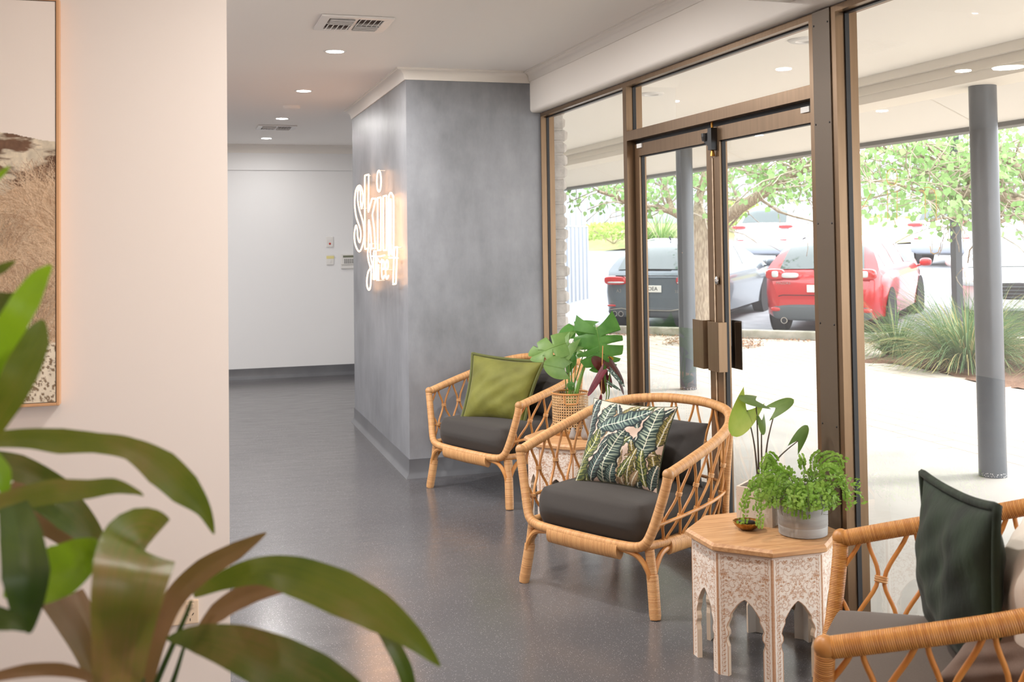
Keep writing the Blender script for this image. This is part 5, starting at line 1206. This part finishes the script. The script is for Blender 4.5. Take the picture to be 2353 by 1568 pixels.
def shrub(name, lab, p, rx, rz, n, seed, m, s=.10, grp=None, cat='shrub'):
    rs = random.Random(seed); t = thing(name, lab, cat, p, group=grp); mb = MB(); tw = MB()
    for i in range(n):
        a, b, r = rs.uniform(0, 2 * PI), rs.uniform(-.2, 1), rs.uniform(.55, 1) ** .5
        c = V((rx * r * math.cos(a) * math.sqrt(max(0, 1 - b * b)), rx * r * math.sin(a) * math.sqrt(max(0, 1 - b * b)), rz * (.25 + .75 * b * r) + .1))
        leafq(mb, c, V((rs.gauss(0, 1), rs.gauss(0, 1), rs.gauss(-.3, .6))), s * rs.uniform(.6, 1.3), rs)
    for i in range(9): a = i * .7; tw.tube([V((0, 0, 0)), V((rx * .6 * math.cos(a), rx * .6 * math.sin(a), rz * .7))], .012, 5)
    mb.build('foliage', m, t, smooth=0); tw.build('stems', m_bark, t); return t
def leafq(mb, p, d, s, rs):
    d = d.normalized() if d.length > .01 else V((1, 0, 0)); e = d.cross(V((rs.gauss(0, 1), rs.gauss(0, 1), rs.gauss(0, 1)))); e = e.normalized() if e.length > .01 else d.orthogonal().normalized(); f = d.cross(e)
    mb.add([p, p + d * s * .12 + e * s * .42, p + d * s * .5 + e * s * .5 + f * s * .1, p + d * s * 1.05, p + d * s * .5 - e * s * .5 + f * s * .1, p + d * s * .12 - e * s * .42], [(0, 1, 2, 3), (0, 3, 4, 5)])
m_bark = mat('grey_brown_bark', srgb(138, 118, 98), .9, col2=srgb(186, 168, 146), scale=16, stretch=(3, 3, .6), bump=.7, bscale=26, bdist=.02)
m_twig = mat('twig_bark', srgb(150, 132, 116), .8, col2=srgb(196, 182, 168), scale=20)
m_tl = leaf_mat('tree_leaf', (132, 172, 102), (172, 204, 138), .5, .5, 3); m_sh = leaf_mat('shrub_leaf', (150, 178, 84), (186, 204, 122), .45, .6, 2)
for j, ((x, y), rx, rz, lab) in enumerate((((2020, 548), .8, .7, 'leafy yellow green shrub on the bank left of the dark post'), ((2118, 555), .95, .9, 'leafy yellow green shrub on the bank behind the parked white wagon'), ((1410, 560), 1.6, .7, 'low shrub on the bank behind the ribbed gate'), ((1690, 540), 1.2, 1.2, 'shrub on the bank behind the white off-roader'))):
    p = far(x, y, 40); shrub('shrub', lab, p, rx, rz, 900, 30 + j, m_sh, .13, 'shrubs on the far bank')

# ------------------------------------------------------------ trees
def tree(name, lab, limbs, base, seed, nleaf, zmin=0):
    rs = random.Random(seed); t = thing(name, lab, 'tree', base); b = V(base); tr = MB(); tw = MB(); lv = MB(); tips = []
    for path, r0, r1, nt in limbs:
        C_ = cr([V(p) - b for p in path], 6); n = len(C_); rr = [r0 + (r1 - r0) * i / (n - 1) for i in range(n)]
        tr.tube(C_, rr, 12)
        for k in range(nt):
            i = rs.randint(n // 4, n - 1); p = C_[i]; d = V((rs.gauss(0, 1), rs.gauss(0, 1), rs.gauss(.45, .55))).normalized(); L = rs.uniform(.6, 1.5); P_ = [p]; q = p.copy()
            for s_ in range(6): q = q + d * L / 6; d = (d + V((rs.gauss(0, .22), rs.gauss(0, .22), rs.gauss(-.05, .2)))).normalized(); P_.append(q.copy())
            tw.tube(P_, [max(.004, rr[i] * .28) * (1 - .75 * u / 6) + .003 for u in range(7)], 5); tips += P_[2:]
            for s_ in range(2):
                j = rs.randint(2, 5); q = P_[j].copy(); d2 = (d + V((rs.gauss(0, .8), rs.gauss(0, .8), rs.gauss(-.2, .6)))).normalized(); P2 = [q.copy()]
                for u in range(5): q = q + d2 * rs.uniform(.08, .16); d2 = (d2 + V((rs.gauss(0, .3), rs.gauss(0, .3), rs.gauss(-.12, .2)))).normalized(); P2.append(q.copy())
                tw.tube(P2, .005, 4); tips += P2[1:]
    for i in range(nleaf):
        p = rs.choice(tips) + V((rs.gauss(0, .12), rs.gauss(0, .12), rs.gauss(.0, .12)))
        if p.z + b.z < zmin + rs.gauss(0, .12): continue
        leafq(lv, p, V((rs.gauss(0, .7), rs.gauss(0, .7), rs.gauss(-.7, .5))), rs.uniform(.042, .09), rs)
    tr.build('trunk', m_bark, t, smooth=180); tw.build('twigs', m_twig, t, smooth=180); lv.build('foliage', m_tl, t, smooth=0)
    return t
def at(x, y, dep): return far(x, y, dep)
D1 = 16.3
tb_ = pz(1607, 778, 0); D1 = (RC @ (tb_ - CAM)).z
A1 = lambda x, y, dd=0: at(x, y, D1 + dd)
tree('street_tree', 'spreading tree with a thick bare trunk beside the dark grey hatchback', [
    ([tb_ + V((0, 0, -.05)), A1(1606, 700), A1(1604, 620), A1(1606, 540), A1(1600, 505)], .20, .135, 0),
    ([A1(1606, 545), A1(1580, 510), A1(1548, 487), A1(1512, 478), A1(1470, 480, -.3), A1(1420, 455, -.6), A1(1375, 440, -1)], .085, .02, 14),
    ([A1(1603, 520), A1(1606, 460, .2), A1(1618, 400, .3), A1(1612, 330, .5)], .085, .03, 16),
    ([A1(1606, 545), A1(1650, 512), A1(1700, 478, -.3), A1(1760, 440, -.6), A1(1815, 405, -.9), A1(1870, 380, -1.2), A1(1960, 340, -1.6)], .115, .035, 26),
    ([A1(1740, 450, -.5), A1(1756, 410, -.5), A1(1740, 360, -.4), A1(1730, 300, -.3)], .05, .015, 14),
    ([A1(1545, 486), A1(1530, 440, .2), A1(1512, 400, .4), A1(1440, 372, .3), A1(1370, 395, .2), A1(1310, 420, .2)], .05, .012, 20),
    ([A1(1800, 415, -.8), A1(1830, 370, -.6), A1(1850, 320, -.5)], .05, .02, 10), ([A1(1606, 430, .2), A1(1560, 380, .8), A1(1500, 340, 1.2)], .04, .015, 10)], tb_, 4, 4000, 1.95)
D2 = 13.5
A2 = lambda x, y, dd=0: at(x, y, D2 + dd); t2b = A2(2520, 540); t2b.z = .1
tree('street_tree', 'leafy tree whose bare branches reach in from the right edge', [
    ([t2b, A2(2515, 700), A2(2500, 560), A2(2480, 500)], .20, .15, 0),
    ([A2(2480, 505), A2(2420, 490), A2(2350, 470), A2(2290, 448), A2(2230, 410, .2), A2(2170, 385, .4), A2(2100, 360, .6), A2(2030, 345, .8), A2(1970, 325, 1)], .13, .03, 40),
    ([A2(2440, 500), A2(2380, 430), A2(2330, 380, .3), A2(2270, 330, .5), A2(2230, 280, .6)], .08, .02, 22),
    ([A2(2290, 448), A2(2240, 452), A2(2180, 440, -.2), A2(2120, 440, -.4), A2(2050, 420, -.4), A2(1990, 415, -.4)], .045, .01, 26),
    ([A2(2200, 395, .3), A2(2150, 350, .2), A2(2090, 315, .1), A2(2040, 290, 0)], .04, .01, 14),
    ([A2(2360, 470), A2(2320, 500), A2(2260, 520, -.2), A2(2190, 500, -.4), A2(2130, 510, -.5)], .035, .008, 16)], t2b, 8, 3900, 1.62)
# ------------------------------------------------------------ parked cars
m_tyre = mat('tyre', srgb(52, 52, 56), .75); m_rim = mat('alloy_rim', srgb(190, 194, 198), .3, .7); m_cglass = mat('car_glass', srgb(64, 80, 80), .05, coat=1)
m_tlr = mat('tail_lamp', srgb(196, 34, 36), .2, coat=1); m_lamp = mat('lamp_glass', srgb(210, 216, 220), .12, coat=1); m_dpl = mat('dark_bumper_plastic', srgb(86, 92, 98), .5); m_under = mat('underbody', srgb(38, 38, 42), .9); m_plate = mat('number_plate', srgb(238, 238, 234), .5)
def paint(name, c, r=.28): return mat(name, srgb(*c), r, .15, coat=1)
def interp(tb, x): return float(np.interp(x, [a for a, _ in tb], [b for _, b in tb]))
def car(name, label, org, yaw, L, Wd, top, belt, low, paint_m, wb, rw, plate=None, badges=(), hatch=(.12, .62), wins=(), rear=True, lower=m_dpl, spokes=5, tilt=-.032):
    """x runs from the tail (0) to the nose (L); y is left; z is up. origin: middle of the tail on the ground."""
    t = thing(name, label, 'car', org, yaw); t.rotation_euler.y = tilt; hw = Wd / 2
    plan = [(0, .70), (.04, .84), (.14, .94), (.5, .985), (L * .4, 1), (L - .9, .98), (L - .35, .90), (L - .12, .78), (L, .60)]
    def half(x): return hw * interp(plan, x)
    def sec(x):
        w = half(x); zt = interp(top, x); zb = min(interp(belt, x), zt - .02); zl = interp(low, x); cab = max(0, zt - zb); rw_ = w * (1 - .30 * min(1, cab / .42))
        zm = zl + (zb - zl) * .55
        pts = [(w * .86, zl), (w * .97, zl + .06), (w, zm), (w * .985, zb - .07), (w * .95, zb), (lerp(w * .93, rw_, .5), lerp(zb, zt, .52)), (rw_, lerp(zb, zt, .86)), (rw_ * .80, zt - .012 * min(1, cab / .2)), (rw_ * .4, zt + .004), (0, zt + .006)]
        return pts
    xs = [0, .03, .08, .16, .26, .4, .55, .7, .9, 1.2, 1.6, 2.0, 2.3, 2.55, 2.8, 3.05, 3.3, 3.6, L - .45, L - .25, L - .12, L - .04, L]
    xs = sorted(set(x for x in xs if x <= L)); rows = []
    for x in xs:
        s_ = sec(x); rows.append([V((x, y, z)) for y, z in s_] + [V((x, -y, z)) for y, z in s_[:-1][::-1]])
    mb = MB(); mb.grid(rows); n = len(rows[0]); N = len(rows)
    mb.f.append(list(range(n))); mb.uv.append([(0, 0)] * n); mb.f.append([(N - 1) * n + j for j in range(n)][::-1]); mb.uv.append([(0, 0)] * n)
    for i in range(N - 1): mb.f.append([i * n, (i + 1) * n, (i + 1) * n + n - 1, i * n + n - 1]); mb.uv.append([(0, 0)] * 4)
    mb.build('body', paint_m, t, smooth=50)
    def surf(x, y, off):      # a point on the top surface (glass of hatch and windscreen)
        s_ = sec(x); ys = [p[0] for p in s_][4:][::-1]; zs = [p[1] for p in s_][4:][::-1]
        return V((x, y, float(np.interp(abs(y), ys, zs)) + off))
    def glassq(nm, x0, x1, k0, k1):
        g = MB(); P_ = []
        for i in range(9):
            x = x0 + (x1 - x0) * i / 8; w = (k0 + (k1 - k0) * i / 8); w *= 1
            P_.append([surf(x, w * (2 * j / 8 - 1), .008) + V(((-.012 if x0 < 1.2 else .012), 0, 0)) for j in range(9)])
        g.grid(P_); return g.build(nm, m_cglass, t, smooth=180)
    glassq('rear_window', hatch[0], hatch[1], hw * .70, hw * .60)
    xw0 = next(x for x in np.arange(2.0, L, .02) if interp(top, x) < interp(top, 1.5) - .06); xw1 = next(x for x in np.arange(xw0, L, .02) if interp(top, x) < interp(belt, x) + .08)
    glassq('windscreen', xw0 + .05, xw1 - .02, hw * .60, hw * .80)
    for sg in (1, -1):
        for a, b in wins:
            P_ = []
            for i in range(9):
                x = a + (b - a) * i / 8; s_ = sec(x); cab = s_[6][1] - s_[4][1]; r = []
                for j in range(5):
                    q = .08 + .84 * j / 4
                    y, z = (lerp(s_[4][0], s_[5][0], q * 2), lerp(s_[4][1], s_[5][1], q * 2)) if q < .5 else (lerp(s_[5][0], s_[6][0], q * 2 - 1), lerp(s_[5][1], s_[6][1], q * 2 - 1))
                    r.append(V((x, sg * (y + .006), z)))
                P_.append(r)
            MB().grid(P_).build('side_window', m_cglass, t, smooth=180)
    for sg in (1, -1):
        for xc in (rw_x(L, wb), rw_x(L, wb) + wb):
            y = sg * (half(xc) - .105); MB().lathe([(rw * 1.10, -.11), (rw * 1.10, .115), (0, .118)], 32).v
            ar = MB(); ar.lathe([(0, 0), (rw * 1.12, 0), (rw * 1.12, .006), (0, .006)], 32); M_ = Matrix.Rotation(-sg * PI / 2, 3, 'X')
            ar.v = [tuple(M_ @ V(p) + V((xc, sg * (half(xc) + .001), rw * 1.02))) for p in ar.v]; ar.build('wheel_arch', m_under, t)
            w_ = MB(); w_.lathe([(0, -.10), (rw * .9, -.10), (rw, -.085), (rw, .085), (rw * .93, .105), (rw * .72, .108)], 36); w_.v = [tuple(M_ @ V(p) + V((xc, y, rw))) for p in w_.v]
            wo = w_.build('wheel', m_tyre, t, smooth=50)
            rm = MB(); rm.lathe([(0, .088), (rw * .16, .10), (rw * .18, .085)], 20); rm.lathe([(rw * .66, .085), (rw * .72, .112), (rw * .74, .108)], 36)
            for k in range(spokes):
                a = k * 2 * PI / spokes; u = V((math.cos(a), math.sin(a), 0)); rm.obox(u * (rw * .42) + V((0, 0, .093)), u, V((-u.y, u.x, 0)), V((0, 0, 1)), rw * .28, rw * .075, .008)
            rm.lathe([(0, .05), (rw * .7, .05)], 24); rm.v = [tuple(M_ @ V(p) + V((xc, y, rw))) for p in rm.v]; rm.build('rim', m_rim, wo, smooth=50)
    for sg in (1, -1):
        mr = MB(); xm = xw1 - .35; ym = half(xm) * .95
        mr.ell((xm, sg * (ym + .13), interp(belt, xm) + .08), .06, .10, .07, 14, 8, .7); mr.tube([V((xm + .03, sg * ym * .97, interp(belt, xm) + .01)), V((xm + .02, sg * (ym + .08), interp(belt, xm) + .04))], .018, 6); mr.build('wing_mirror', paint_m, t, smooth=180)
    if plate is not None:
        po = B(plate[0], -.186, plate[1] - .055, plate[0] + .012, .186, plate[1] + .055).build('number_plate', m_plate, t, smooth=0, bevel=.004)
        if plate[2]: text_mb(plate[2], .085, (plate[0] - .002 if rear else plate[0] + .014, 0, plate[1]), (0, -1 if rear else 1, 0), (0, 0, 1)).build('plate_lettering', m_black, po, smooth=0)
    for tx, y, z, s_, x in badges: text_mb(tx, s_, (x, y, z), (0, -1, 0), (0, 0, 1)).build('badge', m_chrome, t, smooth=0, label='small chrome badge lettering')
    return t
def rw_x(L, wb): return .80 if L > 4.2 else .78
def lens(t, nm, c, r, m, pw=.6, parent=None): return MB().ell(c, *r, 18, 10, pw).build(nm, m, parent or t, smooth=180)
YAW = math.atan2(AX.y, AX.x)
# tail centres on the ground
def tail(px_, py_, half_w, back): 
    p = pz(px_, py_, 0); return p
pa = V((7.066, 17.188, 0)) + KX * 1.0 - AX * .80; pa.z = 0
TOPH = [(0, .55), (.03, .82), (.08, .93), (.16, .985), (.26, 1.08), (.4, 1.21), (.55, 1.315), (.7, 1.385), (.9, 1.42), (1.6, 1.45), (2.3, 1.43), (2.55, 1.39), (3.05, 1.14), (3.3, 1.01), (3.6, .95), (4.05, .82), (4.25, .62), (4.32, .48)]
BEL = [(0, .86), (.3, .95), (2.6, .93), (3.2, .92), (4.3, .7)]; LOW = [(0, .34), (.15, .26), (.6, .2), (3.6, .2), (4.15, .22), (4.3, .28)]
ca = car('hatchback_car', 'dark grey hatchback parked nose away, seen through the left door leaf', pa, YAW, 4.31, 1.79, TOPH, BEL, LOW, paint('grey_paint', (92, 104, 114)), 2.63, .32, plate=(-.012, .70, 'S9OEA'), hatch=(.17, .66), wins=((.62, 1.28), (1.36, 2.12), (2.2, 2.95)),
         badges=(('A3', .55, .66, .075, -.004), ('35 TFSI', -.50, .66, .06, -.004)))
for sg in (1, -1):
    lens(ca, 'tail_light', (.045, sg * .62, .83), (.075, .20, .075), m_tlr); lens(ca, 'tail_lens', (.005, sg * .60, .80), (.045, .15, .016), m_lamp)
    lens(ca, 'reflector', (.045, sg * .68, .42), (.05, .10, .018), m_tlr)
    for k in (0, 1): MB().tube([(-.02, sg * (.52 + .11 * k), .29), (.12, sg * (.52 + .11 * k), .29)], .045, 16).build('exhaust_tip', m_chrome, ca); MB().tube([(-.022, sg * (.52 + .11 * k), .29), (.10, sg * (.52 + .11 * k), .29)], .036, 12).build('exhaust_bore', m_under, ca)
lo_ = MB(); lo_.ell((.10, 0, .32), .12, .78, .09, 24, 8, .5); lo_.build('rear_diffuser', m_dpl, ca, smooth=180)
MB().tube([(-.022, -.70, .36), (-.03, -.5, .385), (-.03, -.34, .36), (-.03, .34, .36), (-.03, .5, .385), (-.022, .70, .36)], .012, 8).build('diffuser_trim', m_chrome, ca)
B(.14, -.30, .985, .17, .14, 1.0).build('wiper', m_black, ca, smooth=0); B(-.006, -.60, .90, .03, .60, .912).build('hatch_seam', m_under, ca, smooth=0)
MB().tube([(.95, 0, 1.44), (.90, 0, 1.50)], .012, 6).build('roof_aerial', m_black, ca)
for sg in (1, -1): MB().tube([(.9, sg * .56, 1.41), (1.6, sg * .57, 1.445), (2.2, sg * .55, 1.425)], .012, 6).build('roof_rail', m_chrome, ca)
pm = V((9.12, 15.191, 0)) + KX * .77 - AX * .75; pm.z = 0
cm = car('hatchback_car', 'red hatchback parked nose away, behind the bronze post', pm, YAW, 4.46, 1.80, [(x * 1.02, z * 1.005) for x, z in TOPH], [(0, .92), (.3, 1.0), (2.6, .95), (3.2, .93), (4.4, .7)], LOW, paint('red_paint', (196, 32, 38)), 2.70, .325, plate=(-.012, .72, 'S'), hatch=(.17, .66), wins=((.64, 1.28), (1.36, 2.14), (2.22, 3.0)),
         badges=(('MAZDA3', .54, .80, .055, -.006),))
for sg in (1, -1):
    lens(cm, 'tail_light', (.055, sg * .67, .93), (.075, .15, .085), m_tlr); lens(cm, 'tail_lens', (.015, sg * .44, .915), (.045, .13, .04), m_lamp); lens(cm, 'lamp_ring', (.005, sg * .66, .935), (.045, .055, .05), m_lamp)
    lens(cm, 'reflector', (.04, sg * .66, .40), (.06, .09, .035), m_tlr)
    MB().tube([(-.02, sg * .54, .235), (.16, sg * .54, .24)], .05, 18).build('exhaust_tip', m_chrome, cm); MB().tube([(-.022, sg * .54, .235), (.1, sg * .54, .235)], .04, 14).build('exhaust_bore', m_under, cm)
lo_ = MB(); lo_.ell((.10, 0, .36), .13, .74, .13, 24, 10, .45); lo_.build('rear_diffuser', m_dpl, cm, smooth=180)
MB().ell((-.004, 0, .82), .006, .055, .04, 14, 6).build('emblem', m_chrome, cm)
MB().tube([(-.008, -.62, .60), (-.012, -.55, .62), (-.012, .55, .62), (-.008, .62, .60)], .006, 6).build('hatch_seam', m_under, cm)
B(.14, -.28, 1.0, .17, .12, 1.014).build('wiper', m_black, cm, smooth=0)
# white off-roader behind
m_wp = paint('white_paint', (236, 238, 240), .3)
TOPS = [(0, .62), (.03, .95), (.08, 1.08), (.16, 1.16), (.3, 1.34), (.45, 1.52), (.7, 1.64), (.9, 1.67), (1.6, 1.70), (2.4, 1.68), (2.7, 1.62), (3.2, 1.32), (3.4, 1.18), (3.8, 1.1), (4.25, .95), (4.45, .7), (4.55, .52)]
BES = [(0, 1.0), (.3, 1.08), (2.8, 1.06), (3.4, 1.04), (4.5, .8)]; LOS = [(0, .48), (.15, .36), (.6, .28), (3.8, .28), (4.5, .38)]
def suv(lab, px_, dep, yaw, y_bot):
    p = at(px_, y_bot, dep); p.z = gz(p.x, p.y)
    c = car('off_road_car', lab, p, yaw, 4.55, 1.85, TOPS, BES, LOS, m_wp, 2.66, .36, plate=(-.012, .92, ''), hatch=(.2, .64), wins=((.62, 1.3), (1.4, 2.2), (2.3, 3.1)))
    for sg in (1, -1):
        lens(c, 'tail_light', (.06, sg * .68, 1.10), (.08, .20, .05), m_tlr); lens(c, 'reflector', (.03, sg * .62, .74), (.05, .10, .018), m_tlr)
    MB().ell((.12, 0, .48), .16, .84, .13, 24, 8, .45).build('rear_bumper', mat('grey_bumper', srgb(150, 156, 168), .5) if 'grey_bumper' not in bpy.data.materials else bpy.data.materials['grey_bumper'], c, smooth=180)
    return c
suv('white off-roader parked behind the grey and red hatchbacks', 1752, 29.5, YAW - .12, 620)
suv('white off-roader far back, beside the dark square post', 2165, 27, YAW - .30, 640)
# white car facing the bed
TOPF = [(x, z) for x, z in TOPH]
nose = pm + KX * 2.62 + AX * 1.0; AXW = V((math.cos(YAW + .05), math.sin(YAW + .05), 0)); o_ = nose + AXW * 4.31; o_.z = gz(o_.x, o_.y)
cw = car('hatchback_car', 'white car facing this way behind the grass clumps', o_, YAW + .05 + PI, 4.31, 1.80, TOPH, BEL, LOW, m_wp, 2.63, .32, None, hatch=(.17, .66), wins=((.62, 1.28), (1.36, 2.12), (2.2, 2.95)), tilt=.03)
for sg in (1, -1):
    lens(cw, 'headlight', (4.18, sg * .60, .66), (.14, .20, .07), m_lamp); lens(cw, 'indicator', (4.24, sg * .66, .67), (.06, .07, .05), m_tlr)
    MB().tube([(3.24, sg * .08, 1.05), (3.10, sg * .62, 1.10)], .012, 6).build('wiper', m_black, cw)
gr = MB(); gr.ell((4.27, 0, .52), .06, .42, .13, 20, 8, .6); gr.build('grille', m_under, cw, smooth=180)
for k in range(4): MB().tube([(4.33, -.36, .44 + k * .05), (4.335, .36, .44 + k * .05)], .006, 5).build('grille_bar', m_dpl, cw)
# ------------------------------------------------------------ done
